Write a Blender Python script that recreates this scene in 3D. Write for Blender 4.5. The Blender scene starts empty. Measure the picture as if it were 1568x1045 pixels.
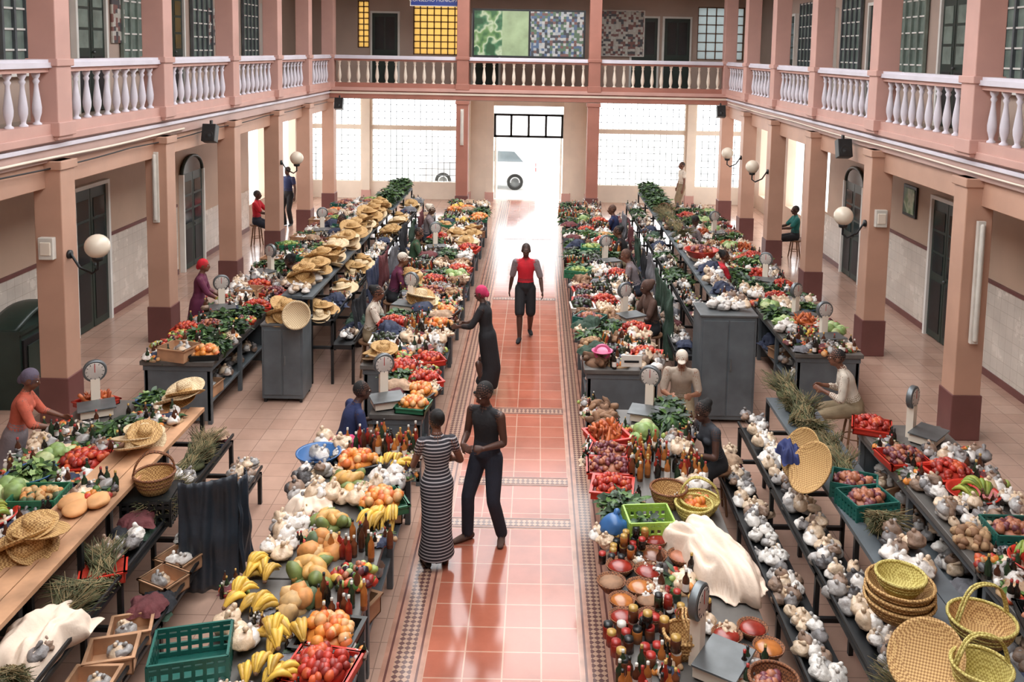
import bpy, bmesh, math, random
import numpy as np
from mathutils import Vector, Matrix, Euler, noise, kdtree
random.seed(11)
U=random.uniform; rc=random.choice
def lin(c):
    return tuple(((x/255)/12.92 if x/255<=.04045 else ((x/255+.055)/1.055)**2.4) for x in c)
MC={}
def newmat(name):
    m=bpy.data.materials.new(name); m.use_nodes=True
    nt=m.node_tree; return m,nt,nt.nodes['Principled BSDF']
def mixn(nt,fac,a,b):
    n=nt.nodes.new('ShaderNodeMix'); n.data_type='RGBA'
    if hasattr(fac,'is_linked'): nt.links.new(fac,n.inputs[0])
    else: n.inputs[0].default_value=fac
    for i,c in ((6,a),(7,b)):
        if hasattr(c,'is_linked'): nt.links.new(c,n.inputs[i])
        else: n.inputs[i].default_value=(*c,1)
    return n.outputs[2]
def mat(name,c,r=.6,var=.18,sc=6,bump=0,metal=0,trans=0,sc2=None,c2=None):
    if name in MC: return MC[name]
    m,nt,bs=newmat(name)
    tc=nt.nodes.new('ShaderNodeTexCoord'); ns=nt.nodes.new('ShaderNodeTexNoise')
    ns.inputs['Scale'].default_value=sc; ns.inputs['Detail'].default_value=4
    nt.links.new(tc.outputs['Object'],ns.inputs['Vector'])
    mr=nt.nodes.new('ShaderNodeMapRange'); mr.inputs[1].default_value=.35; mr.inputs[2].default_value=.65
    nt.links.new(ns.outputs['Fac'],mr.inputs[0])
    l=lin(c); a=tuple(x*(1-var) for x in l); b=lin(c2) if c2 else tuple(min(1,x*(1+var)) for x in l)
    nt.links.new(mixn(nt,mr.outputs[0],a,b),bs.inputs['Base Color'])
    bs.inputs['Roughness'].default_value=r; bs.inputs['Metallic'].default_value=metal
    if bump:
        bp=nt.nodes.new('ShaderNodeBump'); bp.inputs['Strength'].default_value=bump; bp.inputs['Distance'].default_value=.02
        n2=nt.nodes.new('ShaderNodeTexNoise'); n2.inputs['Scale'].default_value=sc2 or sc*5
        nt.links.new(tc.outputs['Object'],n2.inputs['Vector'])
        nt.links.new(n2.outputs['Fac'],bp.inputs['Height']); nt.links.new(bp.outputs[0],bs.inputs['Normal'])
    MC[name]=m; return m
def stripemat(name,c1,c2,period,axis=2,duty=.5,rough=.8):
    m,nt,bs=newmat(name)
    tc=nt.nodes.new('ShaderNodeTexCoord'); sp=nt.nodes.new('ShaderNodeSeparateXYZ'); nt.links.new(tc.outputs['Object'],sp.inputs[0])
    a=nt.nodes.new('ShaderNodeMath'); a.operation='DIVIDE'; nt.links.new(sp.outputs[axis],a.inputs[0]); a.inputs[1].default_value=period
    b=nt.nodes.new('ShaderNodeMath'); b.operation='FRACT'; nt.links.new(a.outputs[0],b.inputs[0])
    g=nt.nodes.new('ShaderNodeMath'); g.operation='GREATER_THAN'; nt.links.new(b.outputs[0],g.inputs[0]); g.inputs[1].default_value=duty
    nt.links.new(mixn(nt,g.outputs[0],lin(c1),lin(c2)),bs.inputs['Base Color']); bs.inputs['Roughness'].default_value=rough
    return m
def tilemat(name,c1,c2,cm,w,h,mort=.006,rough=.3,off=0,loc=(0,0,0),rot=(0,0,0),bias=0,lo=.82):
    m,nt,bs=newmat(name)
    tc=nt.nodes.new('ShaderNodeTexCoord'); mp=nt.nodes.new('ShaderNodeMapping'); mp.inputs['Location'].default_value=loc; mp.inputs['Rotation'].default_value=rot
    nt.links.new(tc.outputs['Object'],mp.inputs[0])
    br=nt.nodes.new('ShaderNodeTexBrick'); br.offset=off; br.squash=1
    nt.links.new(mp.outputs[0],br.inputs['Vector'])
    br.inputs['Color1'].default_value=(*lin(c1),1); br.inputs['Color2'].default_value=(*lin(c2),1); br.inputs['Mortar'].default_value=(*lin(cm),1)
    br.inputs['Scale'].default_value=1; br.inputs['Mortar Size'].default_value=mort; br.inputs['Brick Width'].default_value=w; br.inputs['Row Height'].default_value=h; br.inputs['Bias'].default_value=bias
    ns=nt.nodes.new('ShaderNodeTexNoise'); ns.inputs['Scale'].default_value=1.3; ns.inputs['Detail'].default_value=7; ns.inputs['Roughness'].default_value=.65; nt.links.new(tc.outputs['Object'],ns.inputs['Vector'])
    mr=nt.nodes.new('ShaderNodeMapRange'); mr.inputs[1].default_value=.3; mr.inputs[2].default_value=.7; mr.inputs[3].default_value=lo; mr.inputs[4].default_value=1.1; nt.links.new(ns.outputs['Fac'],mr.inputs[0])
    vm=nt.nodes.new('ShaderNodeVectorMath'); vm.operation='SCALE'; nt.links.new(br.outputs['Color'],vm.inputs[0]); nt.links.new(mr.outputs[0],vm.inputs['Scale'])
    nt.links.new(vm.outputs[0],bs.inputs['Base Color'])
    m2=nt.nodes.new('ShaderNodeMapRange'); m2.inputs[3].default_value=rough*.6; m2.inputs[4].default_value=rough*1.5; nt.links.new(ns.outputs['Fac'],m2.inputs[0]); nt.links.new(m2.outputs[0],bs.inputs['Roughness'])
    return m
def weavemat(name,c1,c2,s=60):
    m,nt,bs=newmat(name)
    tc=nt.nodes.new('ShaderNodeTexCoord'); ck=nt.nodes.new('ShaderNodeTexChecker'); ck.inputs['Scale'].default_value=s
    nt.links.new(tc.outputs['Object'],ck.inputs['Vector'])
    ck.inputs['Color1'].default_value=(*lin(c1),1); ck.inputs['Color2'].default_value=(*lin(c2),1)
    nt.links.new(ck.outputs['Color'],bs.inputs['Base Color']); bs.inputs['Roughness'].default_value=.75
    bp=nt.nodes.new('ShaderNodeBump'); bp.inputs['Strength'].default_value=.5; bp.inputs['Distance'].default_value=.01
    nt.links.new(ck.outputs['Fac'],bp.inputs['Height']); nt.links.new(bp.outputs[0],bs.inputs['Normal']); return m

# ---------- geometry ----------
_ic={}
def ico(n=2):
    if n not in _ic:
        bm=bmesh.new(); bmesh.ops.create_icosphere(bm,subdivisions=n,radius=1)
        v=np.array([x.co[:] for x in bm.verts]); bm.verts.index_update()
        f=[tuple(q.index for q in x.verts) for x in bm.faces]; bm.free(); _ic[n]=(v,f)
    return _ic[n]
def Rm(rx=0,ry=0,rz=0): return np.array(Euler((rx,ry,rz)).to_matrix())
def lump(seed,amp=.2,fr=1.5,n=2):
    v,f=ico(n); o=Vector((seed*3.1,seed*1.7,seed*.9))
    k=np.array([1+amp*noise.noise(Vector(p)*fr+o)+amp*.4*noise.noise(Vector(p)*fr*2.7+o) for p in v])
    return v*k[:,None],f
def crumple(seed,amp=.3,n=3):
    v,f=ico(n); o=Vector((seed*3.1,seed*1.7,seed*.9)); k=[]
    for p in v:
        q=Vector(p); a=1-abs(noise.noise(q*1.7+o))*2; c=1-abs(noise.noise(q*4+o))*2; k.append(1+amp*(.6*noise.noise(q*1.3+o)+.4*a+.3*c-.45))
    return v*np.array(k)[:,None],f
def lathe(prof,seg=16):
    V=[];F=[]
    for r,z in prof:
        for i in range(seg):
            a=2*math.pi*i/seg; V.append((r*math.cos(a),r*math.sin(a),z))
    for j in range(len(prof)-1):
        for i in range(seg):
            k=(i+1)%seg; F.append((j*seg+i,j*seg+k,(j+1)*seg+k,(j+1)*seg+i))
    return np.array(V),F
def tube(P,R,ref=(1,0,0),seg=10,rnd=True):
    P=[np.array(p,float) for p in P]; R=[(r,r) if not isinstance(r,(tuple,list,np.ndarray)) else r for r in R]
    ref=np.array(ref,float)
    n=len(P); T=[]
    for i in range(n):
        t=P[min(i+1,n-1)]-P[max(i-1,0)]; T.append(t/(np.linalg.norm(t)+1e-9))
    def ring(c,t,ra,rb):
        rf=ref
        if abs(np.dot(rf,t))>.95: rf=np.array((0,1,0.)) if abs(t[1])<.9 else np.array((0,0,1.))
        a=rf-np.dot(rf,t)*t; a/=np.linalg.norm(a); b=np.cross(t,a)
        return [c+a*ra*math.cos(2*math.pi*k/seg)+b*rb*math.sin(2*math.pi*k/seg) for k in range(seg)]
    rs=[]
    m0=min(R[0]); m1=min(R[-1])
    if rnd:
        for an in (60,30):
            s=math.sin(math.radians(an)); c=math.cos(math.radians(an)); rs.append(ring(P[0]-T[0]*m0*s,T[0],R[0][0]*c,R[0][1]*c))
    for i in range(n): rs.append(ring(P[i],T[i],*R[i]))
    if rnd:
        for an in (30,60):
            s=math.sin(math.radians(an)); c=math.cos(math.radians(an)); rs.append(ring(P[-1]+T[-1]*m1*s,T[-1],R[-1][0]*c,R[-1][1]*c))
    V=[p for r in rs for p in r]; F=[]
    for j in range(len(rs)-1):
        for i in range(seg):
            k=(i+1)%seg; F.append((j*seg+i,j*seg+k,(j+1)*seg+k,(j+1)*seg+i))
    a=len(V); V.append(P[0]-T[0]*(m0 if rnd else 0)); V.append(P[-1]+T[-1]*(m1 if rnd else 0))
    L=(len(rs)-1)*seg
    for i in range(seg):
        k=(i+1)%seg; F.append((a,k,i)); F.append((a+1,L+i,L+k))
    return np.array(V),F
def dtube(P,R,ref=(1,0,0),seg=12,rnd=True,step=.02):
    P=[np.array(p,float) for p in P]; R=[np.array((r,r) if not isinstance(r,(tuple,list)) else r,float) for r in R]
    n=len(P); A=[];Q=[]
    for i in range(n-1):
        p0,p1,p2,p3=P[max(i-1,0)],P[i],P[i+1],P[min(i+2,n-1)]; r0,r1,r2,r3=R[max(i-1,0)],R[i],R[i+1],R[min(i+2,n-1)]
        k=max(1,int(np.linalg.norm(p2-p1)/step))
        for j in range(k):
            t=j/k
            cr=lambda a,b,c,d:.5*((2*b)+(c-a)*t+(2*a-5*b+4*c-d)*t*t+(3*b-a-3*c+d)*t**3)
            A.append(.5*cr(p0,p1,p2,p3)+.5*(p1+(p2-p1)*t)); Q.append(cr(r0,r1,r2,r3))
    A.append(P[-1]); Q.append(R[-1])
    return tube(A,[tuple(q) for q in Q],ref,seg,rnd)
BF=[(0,3,2,1),(4,5,6,7),(0,1,5,4),(1,2,6,5),(2,3,7,6),(3,0,4,7)]
def boxg(x0,x1,y0,y1,z0,z1):
    return np.array([(x0,y0,z0),(x1,y0,z0),(x1,y1,z0),(x0,y1,z0),(x0,y0,z1),(x1,y0,z1),(x1,y1,z1),(x0,y1,z1)],float),BF
class B:
    def __init__(s): s.V=[];s.F=[];s.M=[];s.S=[];s.n=0;s.mats=[]
    def add(s,g,m,loc=(0,0,0),rot=None,sc=1,smooth=True):
        v,f=g; v=v*np.array(sc)
        if rot is not None: v=v@(rot.T if isinstance(rot,np.ndarray) else Rm(*rot).T)
        v=v+np.array(loc)
        if m not in s.mats: s.mats.append(m)
        i=s.mats.index(m); s.V.append(v); n=s.n
        s.F+= [tuple(q+n for q in t) for t in f]; s.M+=[i]*len(f); s.S+=[smooth]*len(f); s.n+=len(v); return s
    def box(s,x0,x1,y0,y1,z0,z1,m,rot=None,loc=(0,0,0)): return s.add(boxg(x0,x1,y0,y1,z0,z1),m,loc,rot,smooth=False)
    def mesh(s,name):
        me=bpy.data.meshes.new(name); me.from_pydata(np.vstack(s.V).tolist(),[],s.F)
        me.polygons.foreach_set('material_index',s.M); me.polygons.foreach_set('use_smooth',s.S)
        for m in s.mats: me.materials.append(m)
        me.update(); return me
    def obj(s,name,loc=(0,0,0),rz=0,sc=1,bevel=0): 
        o=place(s.mesh(name),name,loc,rz,sc)
        if bevel:
            md=o.modifiers.new('bevel','BEVEL'); md.width=bevel; md.segments=2; md.limit_method='ANGLE'
        return o
def place(me,name,loc,rz=0,sc=1,rot=None):
    o=bpy.data.objects.new(name,me); bpy.context.collection.objects.link(o); o.location=loc
    o.rotation_euler=rot if rot else (0,0,rz); o.scale=(sc,)*3 if not isinstance(sc,tuple) else sc; return o

# ---------- materials ----------
salmon=mat('salmon_paint',(202,158,146),.55,.07,1.5)
salmonlow=mat('tan_salmon_paint',(190,148,126),.5,.08,1.2)
terra=mat('terracotta_paint',(168,112,96),.5,.1,1.5)
dado=mat('dark_dado_paint',(112,70,66),.4,.12,2)
lilac=mat('lilac_white_paint',(214,208,216),.5,.05,3)
cream=mat('cream_paint',(232,218,200),.6,.06,1.5)
wallup=mat('upper_wall_paint',(186,164,150),.7,.06,1)
wallmt=mat('tan_wall_paint',(192,164,142),.6,.07,1)
ceilm=mat('ceiling_paint',(180,164,150),.8,.05,1)
whitep=mat('white_paint',(232,230,224),.5,.04,3)
dgreen=mat('dark_green_paint',(38,52,46),.4,.15,4)
darkgl=mat('dark_glass',(42,50,52),.12,.2,2)
carglass=mat('car_glass',(120,134,142),.1,.1,2)
paneg=mat('grey_green_glass',(124,138,130),.2,.2,3)
steel=mat('galvanised_steel',(112,116,118),.4,.15,5,metal=.6)
grey=mat('grey_metal_paint',(88,94,98),.45,.2,3)
black=mat('black_metal',(24,25,27),.45,.2,6)
plank=mat('plank_wood',(182,138,104),.6,.3,3)
wood=mat('wood_brown',(120,84,58),.6,.2,4)
conc=mat('counter_stone',(92,88,84),.4,.2,5)
redpl=mat('red_plastic',(190,50,36),.35,.1,4)
greenpl=mat('green_plastic',(44,106,76),.4,.1,4)
tealpl=mat('teal_crate_plastic',(30,92,82),.4,.1,4)
limepl=mat('lime_plastic',(150,184,74),.4,.1,4)
bluepl=mat('blue_plastic',(54,98,150),.35,.1,4)
blackpl=mat('black_plastic',(28,30,30),.4,.1,4)
whitepl=mat('white_plastic',(214,208,198),.4,.08,4)
pinkpl=mat('pink_plastic',(204,96,136),.4,.1,4)
dialf=mat('dial_face',(196,186,178),.35,.1,6)
weave=weavemat('straw_weave',(204,166,108),(146,104,58),70)
weave2=weavemat('yellow_straw_weave',(208,194,118),(160,140,68),70)
weaved=weavemat('brown_wicker',(140,88,54),(86,50,30),70)
palehat=weavemat('pale_straw_weave',(226,202,164),(188,160,122),60)
glob=mat('opal_globe',(228,214,194),.25,.02,2)

# ---------- room ----------
HX=6.2; WX=7.8; YB=27.4; YW=30.3; ZC=7.3; Y0=-3
floorm=tilemat('side_floor_tile',(186,152,134),(178,142,124),(146,118,104),.33,.33,.005,.16)
b=B(); b.box(-WX,WX,Y0,YW+.25,-.15,0,floorm); b.obj('floor')
mid=tilemat('terracotta_floor_tile',(176,102,80),(164,92,72),(192,150,128),.33,.33,.007,.12,loc=(.57,.1,0),lo=.7)
b=B(); b.box(-.57,.75,Y0+.2,YW-.1,0,.003,mid); 
b.obj('floor_tile_runner')
def bordermat():
    m,nt,bs=newmat('patterned_border_tile')
    tc=nt.nodes.new('ShaderNodeTexCoord'); mp=nt.nodes.new('ShaderNodeMapping'); mp.inputs['Rotation'].default_value=(0,0,math.radians(45))
    nt.links.new(tc.outputs['Object'],mp.inputs[0])
    ck=nt.nodes.new('ShaderNodeTexChecker'); ck.inputs['Scale'].default_value=1/.042
    mp.inputs['Location'].default_value=(0,0,.5)
    nt.links.new(mp.outputs[0],ck.inputs['Vector'])
    ck.inputs['Color1'].default_value=(*lin((176,140,118)),1); ck.inputs['Color2'].default_value=(*lin((100,70,66)),1)
    nt.links.new(ck.outputs['Color'],bs.inputs['Base Color']); bs.inputs['Roughness'].default_value=.18; return m
bmat=bordermat(); bline=mat('border_line_tile',(104,66,60),.2,.1); bcream=mat('border_cream_tile',(178,132,112),.2,.15)
b=B()
for x0,x1 in((-.93,-.57),(.75,1.08)):
    b.box(x0,x1,Y0+.2,YW-.1,0,.003,bcream)
    b.box(x0+.1,x1-.1,Y0+.2,YW-.1,.003,.005,bmat)
    for q in (x0+.04,x1-.06): b.box(q,q+.02,Y0+.2,YW-.1,.003,.005,bline)
for y in (9.15,10.1,12.2,18,24):
    b.box(-.57,.75,y,y+.22,.003,.005,bcream); b.box(-.57,.75,y+.05,y+.17,.005,.007,bmat); b.box(-.57,.75,y+.01,y+.03,.005,.007,bline); b.box(-.57,.75,y+.19,y+.21,.005,.007,bline)
b.obj('trim_1')

def wallbox(b,axis,c0,c1,u0,u1,z0,z1,ops,m):
    def bx(a0,a1,q0,q1):
        if a1-a0<1e-4 or q1-q0<1e-4: return
        if axis=='x': b.box(a0,a1,c0,c1,q0,q1,m)
        else: b.box(c0,c1,a0,a1,q0,q1,m)
    u=u0
    for a0,a1,zs in sorted(ops):
        bx(u,a0,z0,z1); z=z0
        for q0,q1 in zs: bx(a0,a1,z,q0); z=q1
        bx(a0,a1,z,z1); u=a1
    bx(u,u1,z0,z1)
for s,nm in((-1,'left'),(1,'right')):
    b=B(); c0,c1=sorted((s*WX,s*(WX+.25)))
    ops=[(22.4,23.6,[(1.2,3.1)]),(24.6,26.2,[(.7,3.2)]),(27.0,29.4,[(.5,3.3)])]
    wallbox(b,'y',c0,c1,Y0,YW+.25,0,3.95,ops,wallmt)
    ops=[(y,y+1.1,[(5.0,6.7)]) for y in (3,)]
    wallbox(b,'y',c0,c1,Y0,YW+.25,3.95,ZC,ops,wallup)
    b.obj('wall_'+nm)
    b=B(); wt=tilemat('white_dado_tile_'+nm,(218,208,196),(212,202,190),(188,176,162),.2,.2,.004,.25,rot=(0,math.radians(90),0))
    for y0,y1 in((-2.8,15.0),(16.4,19.6),(21,24.5)):
        x0,x1=sorted((s*(WX-.02),s*WX)); b.box(x0,x1,y0,y1,0,1.55 if y1<20 else 1.15,wt)
        if y1<20: x0,x1=sorted((s*(WX-.035),s*WX)); b.box(x0,x1,y0,y1,1.55,1.61,dado)
        x0,x1=sorted((s*(WX-.035),s*WX)); b.box(x0,x1,y0,y1,0,.12,dado)
    b.obj('baseboard_'+nm)
b=B()
ops=[(-7.6,-5.8,[(.6,2.4),(2.55,3.5)]),(-5.4,-2.3,[(.6,2.4),(2.55,3.5)]),(-1.2,1.2,[(0,3.3)]),(2.3,5.4,[(.6,2.4),(2.55,3.5)]),(5.8,7.6,[(.6,2.4),(2.55,3.5)])]
wallbox(b,'x',YW,YW+.25,-WX-.25,WX+.25,0,3.95,ops,cream)
ops=[(-5.9,-5.5,[(5.2,6.8)]),(-4.0,-2.35,[(5.0,6.8)]),(5.7,7.3,[(5.0,6.8)])]
wallbox(b,'x',YW,YW+.25,-WX-.25,WX+.25,3.95,ZC,ops,wallup)
b.obj('wall_back')
b=B(); b.box(-WX-.25,WX+.25,Y0-.25,Y0,0,ZC,wallmt); b.obj('wall_front_light_block')  # unseen wall added behind the camera to shut out light
b=B()
for x in(-1.45,1.2,-2.25,2.0,-5.72,5.47): b.box(x,x+.25,YW-.12,YW,0,3.6,cream); b.box(x-.03,x+.28,YW-.15,YW,0,.3,salmon)
b.obj('trim_2')
b=B()
for z in (2.2,2.95): b.box(-1.2,1.2,YW+.08,YW+.16,z,z+.08,black)
for x in(-1.2,-.64,-.04,.56,1.12): b.box(x,x+.08,YW+.08,YW+.16,2.2,3.0,black)
b.obj('window_1')
n=2
for x0,x1 in((-7.6,-5.8),(-5.4,-2.3),(2.3,5.4),(5.8,7.6)):
    b=B(); 
    for z0,z1 in((.6,2.4),(2.55,3.5)):
        k=int((x1-x0)/.2)
        for i in range(k+1):
            x=x0+(x1-x0)*i/k; b.box(x-.009,x+.009,YW+.1,YW+.14,z0,z1,grey)
        k=int((z1-z0)/.2)
        for i in range(k+1):
            z=z0+(z1-z0)*i/k; b.box(x0,x1,YW+.1,YW+.14,z-.009,z+.009,grey)
    b.obj('window_%d'%n); n+=1
for s in(-1,1):
    b=B(); b.box(0,.05,0,1.1,.02,2.18,whitep); 
    for z in(.2,1.2): b.box(-.01,.06,.15,.95,z,z+.75,cream)
    b.obj('door_%d'%(1 if s<0 else 2),(s*1.17-(.05 if s>0 else 0),YW+.26,0))
m,nt,bs=newmat('yellow_glass'); tr=nt.nodes.new('ShaderNodeBsdfTranslucent'); tr.inputs[0].default_value=(.5,.38,.19,1)
nt.links.new(tr.outputs[0],nt.nodes['Material Output'].inputs[0]); yglass=m
m,nt,bs=newmat('frosted_glass'); tr=nt.nodes.new('ShaderNodeBsdfTranslucent'); tr.inputs[0].default_value=(.3,.32,.32,1)
nt.links.new(tr.outputs[0],nt.nodes['Material Output'].inputs[0]); fglass=m
def panewin(name,x0,x1,z0,z1,y,mt,nx,nz):
    b=B(); b.box(x0,x1,y+.1,y+.11,z0,z1,mt)
    for i in range(nx+1):
        x=x0+(x1-x0)*i/nx; w=.035 if i in(0,nx) else .015; b.box(x-w,x+w,y+.06,y+.12,z0,z1,wood)
    for i in range(nz+1):
        z=z0+(z1-z0)*i/nz; w=.035 if i in(0,nz) else .015; b.box(x0,x1,y+.06,y+.12,z-w,z+w,wood)
    b.obj(name)
panewin('window_6',-5.9,-5.5,5.2,6.8,YW,yglass,2,8); panewin('window_7',-4.0,-2.35,5.0,6.8,YW,yglass,7,8); panewin('window_8',5.7,7.3,5.0,6.8,YW,fglass,5,6)
def slab(b,x0,x1,y0,y1): b.box(x0,x1,y0,y1,3.62,3.95,ceilm)
b=B(); slab(b,-WX,-HX-.02,Y0,YW); b.obj('gallery_floor'); b=B(); slab(b,HX+.02,WX,Y0,YW); b.obj('gallery_floor')
b=B(); slab(b,-HX-.02,HX+.02,YB,YW); b.obj('gallery_floor'); b=B(); slab(b,-HX-.02,HX+.02,Y0,.1); b.obj('gallery_floor')
b=B(); b.box(-WX-.3,-HX+.3,Y0,YW+.3,ZC,ZC+.2,ceilm); b.box(HX-.3,WX+.3,Y0,YW+.3,ZC,ZC+.2,ceilm); b.box(-HX+.3,HX-.3,YB-.3,YW+.3,ZC,ZC+.2,ceilm); b.box(-HX+.3,HX-.3,Y0,.4,ZC,ZC+.2,ceilm)
for s in(-1,1):
    x0,x1=sorted((s*3.3,s*(HX+.2))); b.box(x0,x1,Y0,YB+.4,8.4,8.5,ceilm)  # unseen roof panels, added to narrow the sky opening and dim the hall
    x0,x1=sorted((s*(HX-.3),s*(HX-.2))); b.box(x0,x1,Y0,YB,ZC+.2,8.4,ceilm)
b.box(-HX,HX,YB+.2,YB+.3,ZC+.2,8.45,ceilm); b.box(-HX,HX,Y0,Y0+.1,ZC+.2,8.45,ceilm)
for y in np.arange(.5,27,3.4): b.box(-3.4,3.4,y,y+.12,8.3,8.5,whitep)
b.obj('ceiling_and_added_roof')
fm=mat('fascia_paint',(184,152,142),.5,.08,1.5)
for s,nm in((-1,'left'),(1,'right')):
    b=B()
    def sx(a,c,*r):
        x0,x1=sorted((s*a,s*c)); b.box(x0,x1,*r)
    sx(HX-.02,HX+.2,Y0,YB,3.6,3.9,fm); sx(HX-.1,HX+.2,Y0,YB,3.88,3.98,salmon); sx(HX-.06,HX+.2,Y0,YB,3.78,3.84,lilac)
    sx(HX+.04,HX+.3,Y0,YB,3.25,3.6,salmonlow)
    b.obj('trim_%d'%(3 if s<0 else 4),bevel=.01)
b=B(); b.box(-HX,HX,YB-.02,YB+.2,3.64,3.9,terra); b.box(-HX,HX,YB-.1,YB+.2,3.88,3.98,salmon); b.box(-HX,HX,YB-.06,YB+.2,3.78,3.84,cream); b.obj('trim_5')
CY=[1.5,4.9,8.3,11.8,15.15,18.55,21.7,24.6]
def column(x,y,lowm,upm):
    b=B(); w=.185
    b.box(-w,w,-w,w,.62,3.62,lowm); b.box(-w-.02,w+.02,-w-.02,w+.02,0,.64,dado)
    b.box(-w-.03,w+.03,-w-.03,w+.03,3.5,3.62,lowm)
    b.box(-w,w,-w,w,3.9,ZC,upm); b.box(-w-.03,w+.03,-w-.03,w+.03,3.95,4.14,upm); b.box(-w-.03,w+.03,-w-.03,w+.03,4.88,4.98,upm)
    b.obj('column',(x,y,0),bevel=.012)
for y in CY:
    for s in(-1,1): column(s*(HX+.02),y,salmonlow,salmon)
for x in(-HX-.02,-2.04,2.04,HX+.02): column(x,YB+.1,terra if abs(x)<3 else salmonlow,terra if abs(x)<3 else salmon)  # inner pair coloured darker, standing in for their backlit silhouette
for x in(-HX-.1,-2.04,2.04,HX+.1): column(x,-.6,salmonlow,salmon)
bal=lathe([(.0,0),(.055,0),(.055,.04),(.03,.06),(.032,.09),(.056,.18),(.06,.25),(.048,.36),(.03,.5),(.026,.56),(.044,.6),(.028,.63),(.05,.67),(.055,.72),(0,.72)],10)
def rail(name,p0,p1,upm,bm_):
    p0=Vector(p0);p1=Vector(p1); L=(p1-p0).length-.38; b=B()
    b.box(-L/2,L/2,-.1,.1,3.97,4.12,upm); b.box(-L/2,L/2,-.13,.13,4.86,4.93,lilac); b.box(-L/2,L/2,-.1,.1,4.93,4.97,lilac); b.box(-L/2,L/2,-.085,.085,4.8,4.86,upm)
    k=max(3,int(L/.29)); 
    for i in range(k):
        b.add(bal,bm_,((-L/2+L*(i+.5)/k),0,4.1),sc=(1,1,.98))
    a=math.atan2(p1.y-p0.y,p1.x-p0.x); c=(p0+p1)/2
    return b.obj(name,(c.x,c.y,0),a)
ys=CY+[YB+.1]
for s in(-1,1):
    for i in range(len(ys)-1): rail('balustrade',(s*(HX+.02),ys[i],0),(s*(HX+.02),ys[i+1],0),salmon,lilac)
xs=[-HX-.02,-2.04,2.04,HX+.02]
for i in range(3): rail('balustrade',(xs[i],YB+.1,0),(xs[i+1],YB+.1,0),terra,cream)
b=B(); P=[(-HX+.06,y,3.66+.012*math.sin(y*1.3)) for y in np.linspace(2,16,30)]; b.add(tube(P,[.02]*30,seg=6),cream)
P=[(-HX+.05,y,3.55-.03*abs(math.sin(y*.9))) for y in np.linspace(8,27,40)]; b.add(tube(P,[.012]*40,seg=5),black); b.obj('wall_conduit')
b=B(); P=[(HX-.06,y,3.7+.01*math.sin(y)) for y in np.linspace(2,27,40)]; b.add(tube(P,[.014]*40,seg=5),cream); b.obj('wall_conduit')

def wdoor(name,s,y,z0,w,h,arch=False,m=dgreen,pane=darkgl):
    b=B(); b.box(-.02,.1,-w/2-.07,-w/2,0,h,whitep); b.box(-.02,.1,w/2,w/2+.07,0,h,whitep)
    if not arch: b.box(-.02,.1,-w/2-.07,w/2+.07,h,h+.07,whitep)
    for q in(-1,1):
        y0,y1=sorted((q*.01,q*w/2)); b.box(0,.05,y0,y1,.02,h,m)
        b.box(.045,.06,y0+.08,y1-.08,.15,h*.42,dgreen if m is not dgreen else black); 
        for k in range(3):
            z=h*.48+k*(h*.5-.1)/3; b.box(.045,.06,y0+.08,y1-.08,z,z+(h*.5-.1)/3-.05,pane)
    if arch:
        V=[(0,0,h)]; n=12
        for i in range(n+1):
            a=math.pi*i/n; V.append((.05,w/2*math.cos(a),h+w*.3*math.sin(a)))
        V[0]=(.05,0,h); b.add((np.array(V),[(0,i,i+1) for i in range(1,n+1)]),pane,smooth=False)
        b.add(tube([(.05,(w/2+.03)*math.cos(math.pi*i/n),h+(w*.3+.03)*math.sin(math.pi*i/n)) for i in range(n+1)],[.04]*(n+1),seg=6),m)
    b.add(ico(1),steel,(.08,.06,h*.45),sc=.03)
    b.obj(name,(s*(WX-.01),y,z0),0 if s<0 else math.pi)
def wwin(name,s,y,z0,w,h,pane=paneg,nx=3,nz=5,m=dgreen):
    b=B(); b.box(0,.03,-w/2,w/2,0,h,pane)
    for i in range(nx+1):
        q=-w/2+w*i/nx; b.box(.02,.08,q-.025,q+.025,-.03,h+.03,m)
    for i in range(nz+1):
        q=h*i/nz; b.box(.02,.06,-w/2,w/2,q-.015,q+.015,whitep)
    b.box(0,.14,-w/2-.06,w/2+.06,-.09,-.03,whitep)
    b.obj(name,(s*(WX-.01),y,z0),0 if s<0 else math.pi)
dn=3; wn=9
for s in(-1,1):
    for y,ar in((8,0),(15.7,0),(20.4,1)):
        wdoor('door_%d'%dn,s,y,0,1.15,2.25 if ar else 2.6,bool(ar)); dn+=1
    for y in(12.4,15.9,19.5,22.9,26.3):
        wdoor('door_%d'%dn,s,y,3.95,1.0,2.4,False,dgreen,paneg if y in(15.9,22.9) else darkgl); dn+=1
    for y in(13.9,17.75,21.2,24.75):
        wwin('window_%d'%wn,s,y,4.75,1.25,1.9,nx=4,nz=6,m=paneg if y in(17.75,) else grey); wn+=1
for x in(-4.95,-1.5,3.9,5.0):
    b=B(); b.box(-.5,.5,-.06,0,0,2.5,whitep); b.box(-.43,.43,-.08,-.02,.02,2.43,dgreen); b.box(-.33,-.03,-.1,-.05,1.2,2.3,darkgl); b.box(.03,.33,-.1,-.05,1.2,2.3,darkgl)
    b.obj('door_%d'%dn,(x,YW,3.95)); dn+=1
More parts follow.
